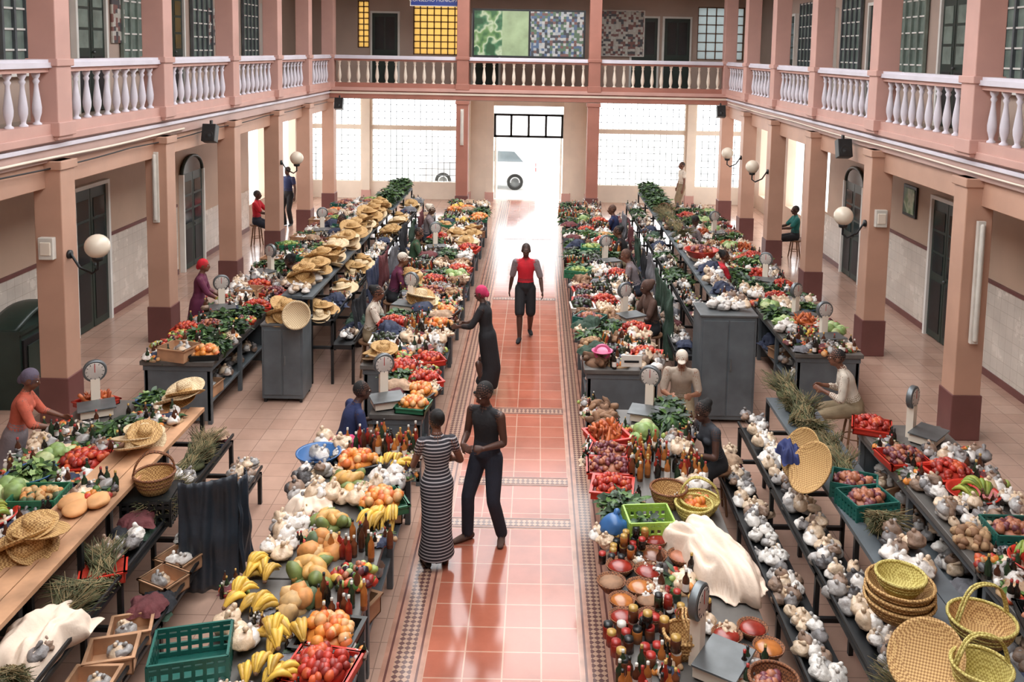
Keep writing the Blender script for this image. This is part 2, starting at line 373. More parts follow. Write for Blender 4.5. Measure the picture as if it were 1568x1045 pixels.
def postermat(name,cols,sc,kind='v'):
    m,nt,bs=newmat(name); tc=nt.nodes.new('ShaderNodeTexCoord')
    if kind=='v':
        t=nt.nodes.new('ShaderNodeTexVoronoi'); t.distance='CHEBYCHEV'; t.inputs['Scale'].default_value=sc; t.inputs['Randomness'].default_value=.35; src=t.outputs['Color']
        sp=nt.nodes.new('ShaderNodeSeparateColor'); nt.links.new(tc.outputs['Object'],t.inputs['Vector']); nt.links.new(src,sp.inputs[0]); src=sp.outputs[0]
    else:
        t=nt.nodes.new('ShaderNodeTexNoise'); t.inputs['Scale'].default_value=sc; src=t.outputs['Fac']; nt.links.new(tc.outputs['Object'],t.inputs['Vector'])
    cr=nt.nodes.new('ShaderNodeValToRGB'); el=cr.color_ramp.elements
    lo,hi=(0,1) if kind=='v' else (.38,.62)
    for i,c in enumerate(cols):
        p=lo+(hi-lo)*i/(len(cols)-1)
        if i<2: e=el[i]; e.position=p
        else: e=el.new(p)
        e.color=(*lin(c),1)
    if kind=='v': cr.color_ramp.interpolation='CONSTANT'
    nt.links.new(src,cr.inputs[0]); nt.links.new(cr.outputs[0],bs.inputs['Base Color']); bs.inputs['Roughness'].default_value=.35; return m
pg=postermat('green_map_poster',[(60,100,60),(104,140,84),(180,192,160),(70,116,80),(44,80,50)],2.2,'n')
pgl=mat('pale_green_poster',(150,168,130),.3,.2,2)
pc=postermat('photo_collage_poster',[(150,156,160),(78,96,122),(110,80,74),(170,168,164),(84,104,84),(60,62,68),(140,124,104)],12)
pc2=postermat('notice_poster',[(200,198,190),(80,80,84),(130,90,84),(190,186,176),(100,106,112)],12)
b=B(); b.box(-1.78,1.74,-.04,0,0,1.5,black); b.box(-1.72,-.85,-.05,-.03,.06,1.44,pg); b.box(-.85,-.03,-.05,-.03,.06,1.44,pgl); b.box(.03,1.68,-.05,-.03,.06,1.44,pc); b.obj('display_board',(0,YB+.3,4.98))
b=B(); b.box(0,1.5,-.04,0,0,1.5,pc2); b.box(-.03,1.53,-.03,.01,-.03,1.53,whitep); b.obj('notice_board',(2.35,YW-.1,5.1))
for s,y in((-1,17.0),(-1,21.9),(1,14.9)):
    b=B(); b.box(0,.03,-.25,.25,0,.9,pc2); b.obj('wall_poster',(s*(WX-.02),y,5.2),0 if s<0 else math.pi)
for s,y,z in((1,17.4,2.05),(-1,12.6,2.0)):
    b=B(); b.box(0,.04,-.3,.3,0,.62,black); b.box(.03,.05,-.24,.24,.06,.56,pg); b.obj('picture_frame',(s*(WX-.01),y,z),0 if s<0 else math.pi)
bl=mat('blue_sign_paint',(50,70,150),.4,.05)
b=B(); b.box(-.75,.75,-.03,.03,0,.32,bl); b.box(-.78,.78,-.02,.02,-.03,.35,whitep)
so=b.obj('hanging_sign',(-2.95,YB+.3,6.55))
tcu=bpy.data.curves.new('sign_text','FONT'); tcu.body='CONSELHO MUNICIPAL'; tcu.size=.15; tcu.align_x='CENTER'; tcu.align_y='CENTER'; tcu.materials.append(whitep)
to=bpy.data.objects.new('sign_text',tcu); bpy.context.collection.objects.link(to); to.parent=so; to.location=(0,-.035,.16); to.rotation_euler=(math.pi/2,0,0)
for s,y in((-1,11.8),(1,15.15),(-1,21.7),(1,21.7),(1,24.6)):
    b=B(); b.add(ico(3),glob,(0,0,.0),sc=.165); b.add(lathe([(0,-.22),(.07,-.2),(.08,-.15),(.05,-.13),(0,-.13)],12),black)
    b.add(tube([(0,0,-.2),(0,0,-.32),(.08*s,0,-.38),(.25*s,.0,-.3),(.36*s,0,-.12)],[.018]*5,seg=8),black)
    b.add(lathe([(0,-.02),(.06,-.02),(.06,.02),(0,.02)],12),black,(.38*s,0,-.12),rot=(0,math.pi/2,0))
    b.obj('globe_wall_lamp',(s*(HX-.56),y-.05,2.45))
for s,y,z0,z1 in((1,11.5,1.45,3.0),(-1,14.9,2.2,3.3),(-1,YB-.16,2.3,3.3)):
    b=B(); b.add(tube([(0,0,z0),(0,0,z1)],[.03,.03]),whitepl); b.box(-.05,.05,.02,.08,z0-.06,z1+.06,whitepl); b.obj('fluorescent_tube',(s*(HX+.02) if y<20 else -2.04,y,0))
for s,y in((-1,11.58),(1,14.94)):
    b=B(); b.box(-.1,.1,-.06,.03,0,.3,whitepl); b.box(-.07,.07,-.075,-.05,.06,.24,cream); b.obj('switch_box',(s*(HX+.02),y,2.3),bevel=.01)
for x,y in((-6.0,16.9),(-5.7,26.6),(6.0,16.3),(5.75,26.2)):
    b=B(); b.box(-.13,.13,-.1,.1,-.17,.17,blackpl,rot=(math.radians(-18),0,0)); b.add(lathe([(0,0),(.09,0),(.1,.02),(.07,.01),(0,.03)],16),blackpl,(0,-.1,-.03),rot=(math.radians(72),0,0)); b.box(-.02,.02,.03,.12,.1,.25,black)
    b.obj('loudspeaker',(x,y,3.5),bevel=.01)
b=B(); b.box(-.3,.3,-.7,.7,0,1.1,dgreen); b.box(-.34,.34,-.74,.74,1.1,1.16,dgreen)
for q in(-.65,.03): b.box(.3,.33,q,q+.6,.1,1.0,black); b.box(.32,.345,q+.08,q+.52,.2,.9,dgreen)
P=[(.05,-.7+1.4*i/10,1.16+.18*math.sin(math.pi*i/10)) for i in range(11)]; b.add(tube(P,[(.25,.03)]*11,ref=(1,0,0),seg=8),dgreen); b.obj('cupboard',(-7.2,12.7,0))

pav=mat('street_paving',(236,234,228),.8,.05,1)
b=B(); b.box(-30,30,YW+.25,60,-.18,-.02,pav); b.obj('street_ground')
carp=mat('white_car_paint',(236,240,246),.2,.02,1)
def car(loc):
    b=B(); W=.85
    prof=[(-2.1,.35),(-2.15,.7),(-2.0,.95),(-1.0,1.02),(1.9,1.02),(2.1,.9),(2.12,.4),(1.9,.28),(-1.9,.28)]
    cab=[(-1.1,1.0),(-.5,1.48),(.1,1.55),(1.4,1.52),(1.95,1.0)]
    def ext(p,w0,w1,zm):
        n=len(p); V=[]
        for q in(-1,1):
            for x,z in p:
                w=w0+(w1-w0)*max(0,(z-zm)/.55); V.append((x,q*w,z))
        F=[tuple(range(n-1,-1,-1)),tuple(range(n,2*n))]+[(i,(i+1)%n,n+(i+1)%n,n+i) for i in range(n)]
        return np.array(V),F
    b.add(ext(prof[::-1],W,W,5),carp,smooth=False); b.add(ext(cab[::-1],.8,.62,1.0),carp,smooth=False)
    for p in([(-.85,1.07),(-.42,1.42),(.1,1.47),(.1,1.07)],[(.18,1.07),(.18,1.47),(1.3,1.44),(1.65,1.07)]):
        b.add(ext(p[::-1],.815,.66,1.0),carglass,smooth=False)
    wh=lathe([(0,-.1),(.2,-.1),(.28,-.1),(.31,-.07),(.31,.07),(.28,.1),(.2,.1),(.19,.05),(.05,.05),(0,.08)],24)
    for x in(-1.35,1.35):
        for q in(-1,1):
            b.add(wh,blackpl,(x,q*.78,.31),rot=(-q*math.pi/2,0,0)); b.add(lathe([(0,.1),(.07,.1),(.18,.06),(.19,.1),(.2,.11),(.21,.08)],20),steel,(x,q*.78,.31),rot=(-q*math.pi/2,0,0))
    for q in(-1,1): b.box(2.08,2.14,q*.7-.1,q*.7+.1,.7,.85,redpl); b.box(-2.17,-2.1,q*.65-.12,q*.65+.12,.68,.8,whitep)
    b.box(-.1,.1,-.87,-.85,.8,.83,steel); b.obj('car',loc,bevel=.03)
car((-1.85,33.6,-.02))

# ---------- produce kinds ----------
def dull(c,k=.1,d=.95):
    l=.3*c[0]+.59*c[1]+.11*c[2]; return tuple(d*(x*(1-k)+l*k) for x in c)
def cm(n,c,r=.45,v=.22,sc=14,bump=0): return mat(n,dull(c),r,v,sc,bump)
c_tom=[cm('tomato_red',(196,50,32)),cm('tomato_orange',(216,88,44)),cm('tomato_dark',(160,44,34))]
c_oran=[cm('orange_peel',(232,136,48)),cm('mandarin_peel',(220,108,48)),cm('peach_skin',(228,166,104))]
c_on=[cm('onion_brown',(176,104,72)),cm('onion_purple',(118,54,62))]
c_pot=[cm('potato_tan',(180,140,98),.7),cm('potato_brown',(146,104,72),.7)]
c_pepg=[cm('pepper_green',(80,120,48)),cm('pepper_light',(154,170,78))]
c_car=[cm('carrot',(210,106,50)),cm('carrot_dark',(184,84,42))]
c_cab=[cm('cabbage',(136,164,90),.5,.25),cm('cabbage_pale',(184,194,132),.5,.25)]
c_leaf=[cm('leaf_dark',(44,76,34),.5,.35),cm('leaf_mid',(80,114,50),.5,.35),cm('leaf_deep',(32,54,30),.5,.35)]
c_ban=[cm('banana_yellow',(236,188,64),.45,.12),cm('banana_ripe',(204,158,58),.45,.25)]
c_bang=[cm('banana_green',(126,150,50)),cm('banana_lime',(158,168,60))]
c_pap=[cm('papaya_green',(112,126,60),.5,.3),cm('papaya_orange',(210,156,78),.5,.25)]
c_sq=[cm('squash_tan',(204,162,104),.6),cm('squash_green',(84,102,64),.6,.35),cm('squash_orange',(210,138,70),.6)]
c_avo=[cm('aubergine',(44,28,42),.3),cm('avocado',(44,54,30),.4)]
c_yam=[cm('yam',(122,86,62),.9,.3)]
c_bag=[mat('plastic_bag_white',(222,214,206),.25,.12,9,.3),mat('plastic_bag_cream',(210,184,156),.3,.18,9,.3),mat('plastic_bag_grey',(160,154,150),.28,.2,9,.3)]
c_dbag=[mat('sack_grey',(134,128,126),.4,.3,10,.3),mat('sack_dark',(78,74,74),.4,.35,10,.3),mat('sack_brown',(138,112,94),.5,.3,10,.3)]
c_cl=[mat('cloth_black',(34,34,38),.85,.2,8,.4),mat('cloth_green',(50,70,56),.85,.2,8,.4),mat('cloth_maroon',(98,48,50),.85,.2,8,.4),mat('cloth_grey',(110,108,112),.85,.2,8,.4),mat('cloth_navy',(44,50,72),.8,.2,8,.4),mat('cloth_tan',(170,140,114),.8,.2,8,.4)]
c_herb=[cm('dried_herb',(136,116,76),.8,.3),cm('dried_herb_green',(88,90,54),.8,.3)]
c_red=[mat('sauce_red',(136,40,28),.25,.2,12),mat('sauce_brown',(104,58,36),.25,.2,12),mat('honey_amber',(166,100,48),.2,.2,12)]
capm=[mat('cap_red',(160,44,36),.4),mat('cap_white',(200,194,184),.4),mat('cap_gold',(180,142,72),.3),blackpl]
botm=[mat('bottle_dark',(34,28,24),.12,.2,5),mat('bottle_green',(40,56,38),.12,.2,5),mat('bottle_brown',(78,44,30),.15,.2,5)]
def rrot(): return Rm(U(0,6.3),U(0,6.3),U(0,6.3))
def tray(b,rx,ry,h,m):
    t=.012; b.box(-rx,rx,-ry,ry,0,t,m); b.box(-rx,-rx+t,-ry,ry,0,h,m); b.box(rx-t,rx,-ry,ry,0,h,m); b.box(-rx,rx,-ry,-ry+t,0,h,m); b.box(-rx,rx,ry-t,ry,0,h,m)
    for s in(-1,1): b.box(s*rx-.015,s*rx+.015,-ry-.015,ry+.015,h-.015,h,m); b.box(-rx-.015,rx+.015,s*ry-.015,s*ry+.015,h-.015,h,m)
def crate(b,rx,ry,h,m):
    b.box(-rx,rx,-ry,ry,0,.015,m)
    for z in(.02,h*.38,h*.72,h-.02):
        for s in(-1,1): b.box(s*rx-.008,s*rx+.008,-ry,ry,z,z+.03,m); b.box(-rx,rx,s*ry-.008,s*ry+.008,z,z+.03,m)
    for i in range(8):
        q=-1+2*i/7
        for s in(-1,1): b.box(s*rx-.01,s*rx+.01,q*ry-.012,q*ry+.012,0,h,m); b.box(q*rx-.012,q*rx+.012,s*ry-.01,s*ry+.01,0,h,m)
def basin(b,r,h,m,t=.012): b.add(lathe([(0,0),(r*.7,0),(r*.75,.01),(r*.98,h*.9),(r*1.06,h),(r*1.06,h+.01),(r*.96,h),(r*.72,t),(0,t)],24),m)
def basket(b,r,h,m,handle=True,hm=None):
    b.add(lathe([(0,0),(r*.7,0),(r*.86,h*.3),(r*1.0,h*.85),(r*1.04,h),(r*1.0,h*1.03),(r*.95,h*.85),(r*.8,h*.3),(r*.66,.012),(0,.012)],26),m)
    b.add(tube([(r*1.02*math.cos(a),r*1.02*math.sin(a),h) for a in np.linspace(0,2*math.pi,25)],[.013]*25,ref=(0,0,1),seg=6),hm or m)
    for k in(.33,.66): b.add(tube([(r*(.86+.14*k)*math.cos(a)*1.01,r*(.86+.14*k)*math.sin(a)*1.01,h*(.3+.6*k)) for a in np.linspace(0,2*math.pi,25)],[.006]*25,ref=(0,0,1),seg=5),hm or m)
    if handle:
        for o in(-.012,.012): b.add(tube([(r*math.cos(a),o+.012*math.sin(a*4),h+r*1.15*math.sin(a)) for a in np.linspace(0,math.pi,15)],[.009]*15,ref=(0,1,0),seg=6),hm or m)
def heap(b,items,mats,n,rx,ry,mh,s,z0=0,base=True,sc=(1,1,1)):
    if base: b.add(lump(U(0,99),.15,1.5,2),mats[0],(0,0,z0),sc=(rx*.92,ry*.92,mh*.85))
    for i in range(n):
        r=math.sqrt(U(0,1)); a=U(0,6.283); x=rx*r*math.cos(a); y=ry*r*math.sin(a)
        z=z0+mh*math.sqrt(max(0,1-r*r))+s*.3+U(-.2,.25)*s
        k=s*U(.82,1.15); b.add(rc(items),rc(mats),(x,y,max(z,z0+s*.5)),rot=rrot(),sc=(k*sc[0],k*sc[1],k*sc[2]))
T_r=[lump(i,.05,1,2) for i in range(3)]; T_p=[lump(i+5,.3,1.2,2) for i in range(4)]
tomv=ico(2)[0].copy(); tomv[:,2]*=.8
T_t=[(tomv,ico(2)[1])]
T_carrot=[tube([(-3.2,0,0),(-1.5,.1,0),(1,0,.1),(3,0,0)],[.15,.5,.8,.9],seg=7)]
def banhand(b,ms,loc,rz,n=7,tilt=0):
    for i in range(n):
        a=(i-n/2)*.13; m=rc(ms)
        P=[]
        for t in np.linspace(0,1,6):
            P.append((math.sin(a)*(.03+.15*t), .18*t*math.cos(a), .055*math.sin(t*3.1)+.014*(i%2)))
        v,f=tube(P,[.007,.018,.023,.023,.019,.007],seg=7); b.add((v,f),m,loc,rot=(tilt+U(-.12,.1),U(-.15,.15),rz))
    b.add(ico(1),MC['yam'],loc,sc=.02)
def leafg(L,w,bend,seed=0):
    V=[];F=[]
    for i in range(5):
        t=i/4; ww=w*math.sin(math.pi*min(.97,t*.85+.12)); z=bend*t*t; 
        V+=[(-ww,L*t,z+.015*w*10*math.sin(i*2+seed)*.3),(0,L*t,z-.15*ww),(ww,L*t,z+.01*math.cos(i*3))]
    for i in range(4):
        for j in range(2): F.append((i*3+j,i*3+j+1,i*3+j+4,i*3+j+3))
    return np.array(V),F
T_leaf=[leafg(.14,.035,-.06,1),leafg(.17,.028,-.09,2),leafg(.12,.045,-.04,3)]
def leaves(b,ms,n,rx,ry,mh,k=1):
    b.add(lump(U(0,99),.3,2,2),ms[0],(0,0,0),sc=(rx*.8,ry*.8,mh*.8))
    for i in range(n):
        r=math.sqrt(U(0,1)); a=U(0,6.283); x=rx*.85*r*math.cos(a); y=ry*.85*r*math.sin(a); z=mh*math.sqrt(1-r*r*.8)*U(.75,1.0)
        b.add(rc(T_leaf),rc(ms),(x,y,z),rot=(U(-.5,.8),U(-.6,.6),a-math.pi/2+U(-1.2,1.2)),sc=k*U(.45,.95))
def bottle(b,loc,m,cap,h=.26,r=.035): b.add(lathe([(0,0),(r,0),(r,h*.55),(r*.9,h*.63),(r*.38,h*.76),(r*.36,h*.93),(0,h*.93)],10),m,loc); b.add(lathe([(r*.42,h*.9),(r*.42,h),(0,h)],8),cap,loc); b.add(lathe([(r*1.03,h*.15),(r*1.03,h*.45)],10),rc([c_bag[0],m,m]),loc)
def jar(b,loc,m,cap,h=.11,r=.04): b.add(lathe([(0,0),(r,0),(r,h*.75),(r*.85,h*.82),(0,h*.82)],10),m,loc); b.add(lathe([(r*.9,h*.8),(r*.9,h),(0,h)],10),cap,loc)
def bagl(b,ms,loc,s):
    v,f=crumple(U(0,99),.38,3); v=v.copy(); v[:,2]=np.where(v[:,2]>.5,v[:,2]*1.15,v[:,2]*.8); m=rc(ms)
    b.add((v,f),m,loc,rot=(U(-.3,.3),U(-.3,.3),U(0,6)),sc=(s,s*U(.7,1),s*U(.6,.8)))
    b.add(tube([(loc[0],loc[1],loc[2]+s*.35),(loc[0]+U(-.02,.02),loc[1]+U(-.02,.02),loc[2]+s*.7),(loc[0]+U(-.03,.03),loc[1]+U(-.03,.03),loc[2]+s*1.0)],[s*.2,s*.08,s*.24],seg=8),m)
def sheet(b,m,rx,ry,h,seed,loc=(0,0,0),n=30):
    V=[];F=[]
    for j in range(n+1):
        for i in range(n+1):
            x=-1+2*i/n; y=-1+2*j/n
            r=(abs(x)**2.6+abs(y)**2.6)**(1/2.6); an=math.atan2(y,x)
            nz=noise.noise(Vector((x*2.2+seed,y*1.3,seed))); rg=1-2*abs(noise.noise(Vector((x*3.5+seed*2,y*1.8,seed*.7))))
            z=h*max(0,1-r**2.2)**.6*(1+.35*nz)+h*.22*rg*min(1,r*1.3)+.01
            k=1+.12*math.sin(an*5+seed)+.06*math.sin(an*11+seed*2)
            V.append((x*rx*k+loc[0],y*ry*k+loc[1],max(.004,z*(1 if r<1 else .35))+loc[2]))
    for j in range(n):
        for i in range(n): F.append((j*(n+1)+i,j*(n+1)+i+1,(j+1)*(n+1)+i+1,(j+1)*(n+1)+i))
    b.add((np.array(V),F),m)
hat=lathe([(0,.11),(.05,.115),(.085,.1),(.095,.03),(.1,.01),(.18,.0),(.23,.02),(.232,.012),(.18,-.012),(.09,-.005),(0,-.005)],22)
K={}
def kind(name,fn,nv=3):
    K[name]=[]
    for i in range(nv):
        b=B(); fn(b); K[name].append(b.mesh(name))
kind('tomato_tray',lambda b:(tray(b,.2,.18,.08,redpl),heap(b,T_t,c_tom,60,.18,.16,.09,.034,.04)))
kind('orange_tray',lambda b:(tray(b,.19,.18,.08,rc([greenpl,redpl,blackpl])),heap(b,T_r,c_oran,40,.18,.16,.09,.04,.04)))
kind('onion_tray',lambda b:(tray(b,.2,.17,.07,rc([redpl,blackpl])),heap(b,T_t,c_on,60,.18,.15,.08,.03,.04)))
kind('potato_heap',lambda b:heap(b,T_p,c_pot,45,.17,.16,.1,.036))
kind('pepper_tray',lambda b:(tray(b,.18,.16,.07,greenpl),heap(b,T_p,c_pepg,55,.16,.15,.07,.028,.04,sc=(1,1,1.7))))
kind('carrot_tray',lambda b:(tray(b,.2,.18,.07,rc([redpl,whitepl])),heap(b,T_carrot,c_car,44,.16,.15,.07,.024,.05)))
kind('cabbage_heap',lambda b:(heap(b,[lump(3,.12,2.5,3)],c_cab,8,.14,.14,.1,.08),leaves(b,c_cab,14,.17,.17,.13)))
kind('leafy_greens',lambda b:leaves(b,c_leaf,130,.22,.21,.16),5)
kind('lettuce_basin',lambda b:(basin(b,.2,.1,rc([redpl,bluepl,greenpl])),leaves(b,c_leaf[:2]+[c_cab[0]],120,.2,.2,.18)))
def f_ban(b,ms=c_ban):
    for i in range(7): banhand(b,ms,(U(-.12,.12),U(-.18,-.02),.03+.04*(i//3)),U(-.8,.8),rc([5,6,7]))
kind('banana_bunches',f_ban,4)
kind('green_banana_basin',lambda b:(basin(b,.23,.11,redpl),[banhand(b,c_bang,(U(-.08,.08),-.12+U(-.02,.04),.08+.03*i),U(-.5,.5),7) for i in range(5)]))
kind('papaya_heap',lambda b:heap(b,T_r+T_p[:1],c_pap,11,.15,.15,.08,.055,sc=(1,1,1.7)))
kind('squash_heap',lambda b:heap(b,T_p,c_sq,9,.14,.14,.08,.075,sc=(1,1,1.25)))
kind('aubergine_tray',lambda b:(tray(b,.18,.18,.07,whitepl),heap(b,T_r,c_avo,24,.15,.15,.07,.036,.05,sc=(1,1,1.7))))
kind('yam_heap',lambda b:heap(b,T_p,c_yam+c_pot[1:],14,.16,.16,.08,.042,sc=(1,1,2.1)))
kind('mixed_vegetables',lambda b:heap(b,T_p+T_t,c_tom+c_pepg+c_on+c_ban+c_cab+c_avo,50,.18,.17,.08,.034),4)
kind('bottle_group',lambda b:[bottle(b,(x*.085+U(-.015,.015),y*.085+U(-.015,.015),0),rc(botm+c_red),rc(capm),U(.16,.25),.028) for x in(-2,-1,0,1,2) for y in(-2,-1,0,1,2) if U(0,1)<.6],4)
kind('jar_group',lambda b:[jar(b,(x*.085+U(-.01,.01),y*.085+U(-.01,.01),z),rc(c_red+botm),rc(capm),.1,.036) for x in(-2,-1,0,1,2) for y in(-2,-1,0,1,2) if U(0,1)<.75 for z in((0,.1) if U(0,1)<.3 else (0,))],4)
kind('plastic_bags',lambda b:[bagl(b,c_bag[:2]+c_bag,(U(-.13,.13),U(-.13,.13),.05+.04*(i//4)),U(.06,.1)) for i in range(8)],6)
kind('grey_sacks',lambda b:[bagl(b,c_dbag+c_bag,(U(-.14,.14),U(-.16,.16),.05+.04*(i//5)),U(.05,.09)) for i in range(12)],6)
def f_cl(b):
    for i in range(3): sheet(b,rc(c_cl),U(.12,.18),U(.12,.2),U(.06,.1),U(0,50),(U(-.08,.08),U(-.08,.08),.05*i),18)
kind('cloth_bundle',f_cl,6)
kind('clutter_pile',lambda b:([bagl(b,c_bag+c_bag[:1]+c_dbag,(U(-.15,.15),U(-.15,.15),.05),U(.04,.08)) for i in range(5)],sheet(b,rc(c_cl+c_bag),.1,.12,.05,U(0,50),(U(-.1,.1),U(-.1,.1),.02),14),[bottle(b,(U(-.17,.17),U(-.17,.17),0),rc(botm),rc(capm),.2,.028) for i in range(4)],heap(b,T_p,c_pot+c_pepg+c_tom+c_oran,22,.17,.17,.04,.032),leaves(b,c_leaf,16,.12,.12,.08)),8)
kind('straw_hat',lambda b:[b.add(hat,rc([palehat,weave,palehat]),(U(-.1,.1),U(-.14,.14),.04+.04*i),rot=(U(-.5,.5),U(-.5,.5),0),sc=U(.75,1.0)) for i in range(5)],5)
kind('bean_bowl',lambda b:[(b.add(lathe([(0,0),(.06,0),(.1,.05),(.115,.08),(.108,.08),(.09,.05),(0,.045)],18),weaved,(x,y,0)),b.add(lump(x*9+y,.08,3,2),rc(c_red+c_on+c_pot),(x,y,.06),sc=(.098,.098,.03))) for x,y in((-.1,-.11),(.12,-.08),(-.1,.12),(.12,.14))])
kind('vegetable_crate',lambda b:(crate(b,.22,.18,.15,rc([blackpl,tealpl,greenpl])),heap(b,T_p,rc([c_pot,c_sq,c_pepg,c_on]),44,.19,.15,.07,.038,.09)),4)
kind('wicker_basket',lambda b:(basket(b,.18,.13,rc([weave,weave2,weaved])),heap(b,T_r,rc([c_on,c_oran,c_pepg]),26,.13,.13,.04,.032,.07)),4)
kind('dried_herb_bundle',lambda b:([b.add(tube([(U(-.14,.14),U(-.22,-.1),U(.0,.1)),(U(-.1,.1),0,U(.05,.18)),(U(-.22,.22),U(.12,.28),U(.05,.28))],[.004,.005,.002],seg=4),rc(c_herb)) for i in range(190)],b.add(lump(4,.3,2,2),c_herb[1],(0,0,.05),sc=(.12,.14,.07))))
kind('spring_onions',lambda b:[b.add(tube([(U(-.12,.12),-.18,U(.02,.1)),(U(-.1,.1),0,U(.04,.13)),(U(-.16,.16),.24,U(.03,.12))],[.009,.007,.003],seg=5),rc([c_leaf[1],c_cab[1],c_leaf[0]])) for i in range(90)])
kind('cardboard_box',lambda b:(tray(b,.19,.16,.16,plank),[bagl(b,c_bag,(U(-.08,.08),U(-.06,.06),.1),.08) for i in range(3)]))
def put(k,x,y,z,rz=None,sc=1): 
    return place(rc(K[k]),k,(x,y,z),U(-.5,.5)+rc([0,0,math.pi]) if rz is None else rz,sc*U(.9,1.1))
ZT=.9
SKIP=[]
def fill(x0,x1,y0,y1,z,zones,st=.43):
    nx=max(1,round((x1-x0)/st)); ny=max(1,round((y1-y0)/st))
    for j in range(ny):
        for i in range(nx):
            x=x0+(x1-x0)*(i+.5)/nx+U(-.04,.04); y=y0+(y1-y0)*(j+.5)/ny+U(-.06,.06)
            if any(abs(x-a)<.24 and abs(y-c)<.26 for a,c in SKIP): continue
            put(rc(zones) if U(0,1)<.75 else 'clutter_pile',x,y,z,sc=1.04)
            if U(0,1)<.25: put(rc(['plastic_bags','clutter_pile']),x+st/2*rc([-1,1])*.8,y+st/2,z+.03,sc=.6)
def layout(xs,y0,dy,rows):
    for j,row in enumerate(rows):
        for x,k in zip(xs,row):
            y=y0+dy*j+U(-.03,.03); xx=x+U(-.03,.03)
            if k is None or any(abs(xx-a)<.24 and abs(y-c)<.26 for a,c in SKIP): continue
            put(k,xx,y,ZT,sc=1.02)
            if U(0,1)<.65: put(rc(['clutter_pile','clutter_pile','plastic_bags']),xx+rc([-.17,.15]),y+dy/2,ZT,sc=.62)
def counter(x0,x1,y0,y1,nm='market_counter',top=conc):
    L=y1-y0; n=max(1,round(L/2.6))
    for i in range(n):
        a=y0+L*i/n+.01; c=y0+L*(i+1)/n-.01; b=B()
        b.box(x0,x1,a,c,ZT-.06,ZT,top); b.box(x0+.03,x1-.03,a+.03,c-.03,ZT-.14,ZT-.06,grey)
        b.box(x0+.06,x1-.06,a+.05,c-.05,.28,.32,grey); b.box(x0+.42*(x1-x0),x0+.46*(x1-x0),a+.05,c-.05,.3,ZT-.1,grey)
        for x in(x0+.04,x1-.1):
            for y in(a+.04,(a+c)/2,c-.1): b.box(x,x+.06,y,y+.06,0,ZT-.1,grey)
        b.box(x0+.05,x1-.05,a+.04,a+.07,.05,ZT-.1,grey); b.box(x0+.05,x1-.05,c-.07,c-.04,.05,ZT-.1,grey)
        b.obj(nm,bevel=.006)
        if x1-x0>.8:
            for y in np.arange(a+.35,c-.2,.55):
                put(rc(['grey_sacks','cloth_bundle','cardboard_box']),(x0+x1)/2+.25*(1 if x0<0 else -1),y,.33)
B1=(4.2,9.3); B1R=(4.2,10.3); B2=(11.6,24.2)
SC=[(-4.75,9.85,.5),(-4.7,13.8,.4),(-4.75,16.1,-.5),(-1.45,10.25,.4),(1.65,5.75,1.0),(1.65,10.0,-.3),(4.7,14.0,.6),(4.75,9.55,.8),(4.6,16.2,-.4),(-1.8,18.5,.3),(-1.8,14.2,-.3),(1.8,17.5,.4),(1.85,13.8,.5),(4.6,20.5,.3),(-4.6,20,.3),(4.75,12.9,.2)]
def scale_(x,y,rz):
    b=B(); b.box(-.17,.17,-.14,.14,.02,.1,cream); b.box(-.15,.15,-.12,.12,0,.02,black); b.box(-.2,.2,-.18,.14,.115,.13,steel); b.box(-.03,.03,-.03,.03,.1,.12,steel)
    b.box(-.05,.05,.14,.22,0,.38,cream); 
    d=lathe([(0,-.035),(.115,-.035),(.13,-.025),(.13,.025),(.115,.035),(.107,.03),(0,.03)],28)
    b.add(d,steel,(0,.18,.47),rot=(math.pi/2,0,0)); 
    for s in(-1,1): b.add(lathe([(0,0),(.104,0),(.104,.004),(0,.004)],28),dialf,(0,.18+s*.035,.47),rot=(-s*math.pi/2,0,0)); b.box(-.004,.004,.18+s*.042-.002,.18+s*.042+.002,.46,.56,redpl)
    for k in range(12):
        a=k*math.pi/6; b.box(-.003,.003,-.002,.002,.08,.1,black,rot=(0,a,0),loc=(0,.138,.47))
    b.obj('dial_weighing_scale',(x,y,ZT),rz,bevel=.004)
for x,y,r in SC: SKIP.append((x,y)); scale_(x,y,r)
SKIP+= [(-2.0,5.65),(1.8,6.6),(1.8,7.0),(1.8,7.4),(1.33,7.6),(1.05,7.45),(1.62,8.05),(-1.98,8.75)]
cl_,bo,ja,or_,to_,ba,au,sq,pa,pb,gs,mx,po,ya,bb,lg,on,ca,cb,wb,vc,lb,cu='cloth_bundle','bottle_group','jar_group','orange_tray','tomato_tray','banana_bunches','aubergine_tray','squash_heap','papaya_heap','plastic_bags','grey_sacks','mixed_vegetables','potato_heap','yam_heap','bean_bowl','leafy_greens','onion_tray','carrot_tray','cabbage_heap','wicker_basket','vegetable_crate','lettuce_basin','clutter_pile'
sh_='straw_hat'
counter(-2.0,-.97,*B1)
layout((-1.84,-1.48,-1.12),4.45,.385,[(cu,ba,or_),(au,ba,to_),(mx,au,or_),(None,ba,to_),(pb,ba,or_),(ba,sq,bo),(ba,pa,mx),(pb,sq,bo),(pb,pa,ba),(gs,pb,or_),(gs,pa,pb),(gs,or_,ba),(pb,bo,bo)])
counter(1.0,2.1,*B1R)
layout((1.13,1.5,1.9),4.45,.385,[(ja,bo,wb),(ja,bo,bb),(ja,bb,wb),(bo,ja,cu),(ja,wb,bb),(bb,ja,cl_),(bb,cu,None),(ja,bb,None),(lg,lg,None),(lg,lg,wb),(to_,bo,pb),(on,bo,bo),(on,bo,pb),(ca,cb,cu),(ya,cb,lg),(ya,pb,lg)])
mixL=[pb,pb,lg,mx,on,cb,po,lb,au,lg,or_,vc,bo,sh_,ba,to_,cl_,sh_,pb,ya]
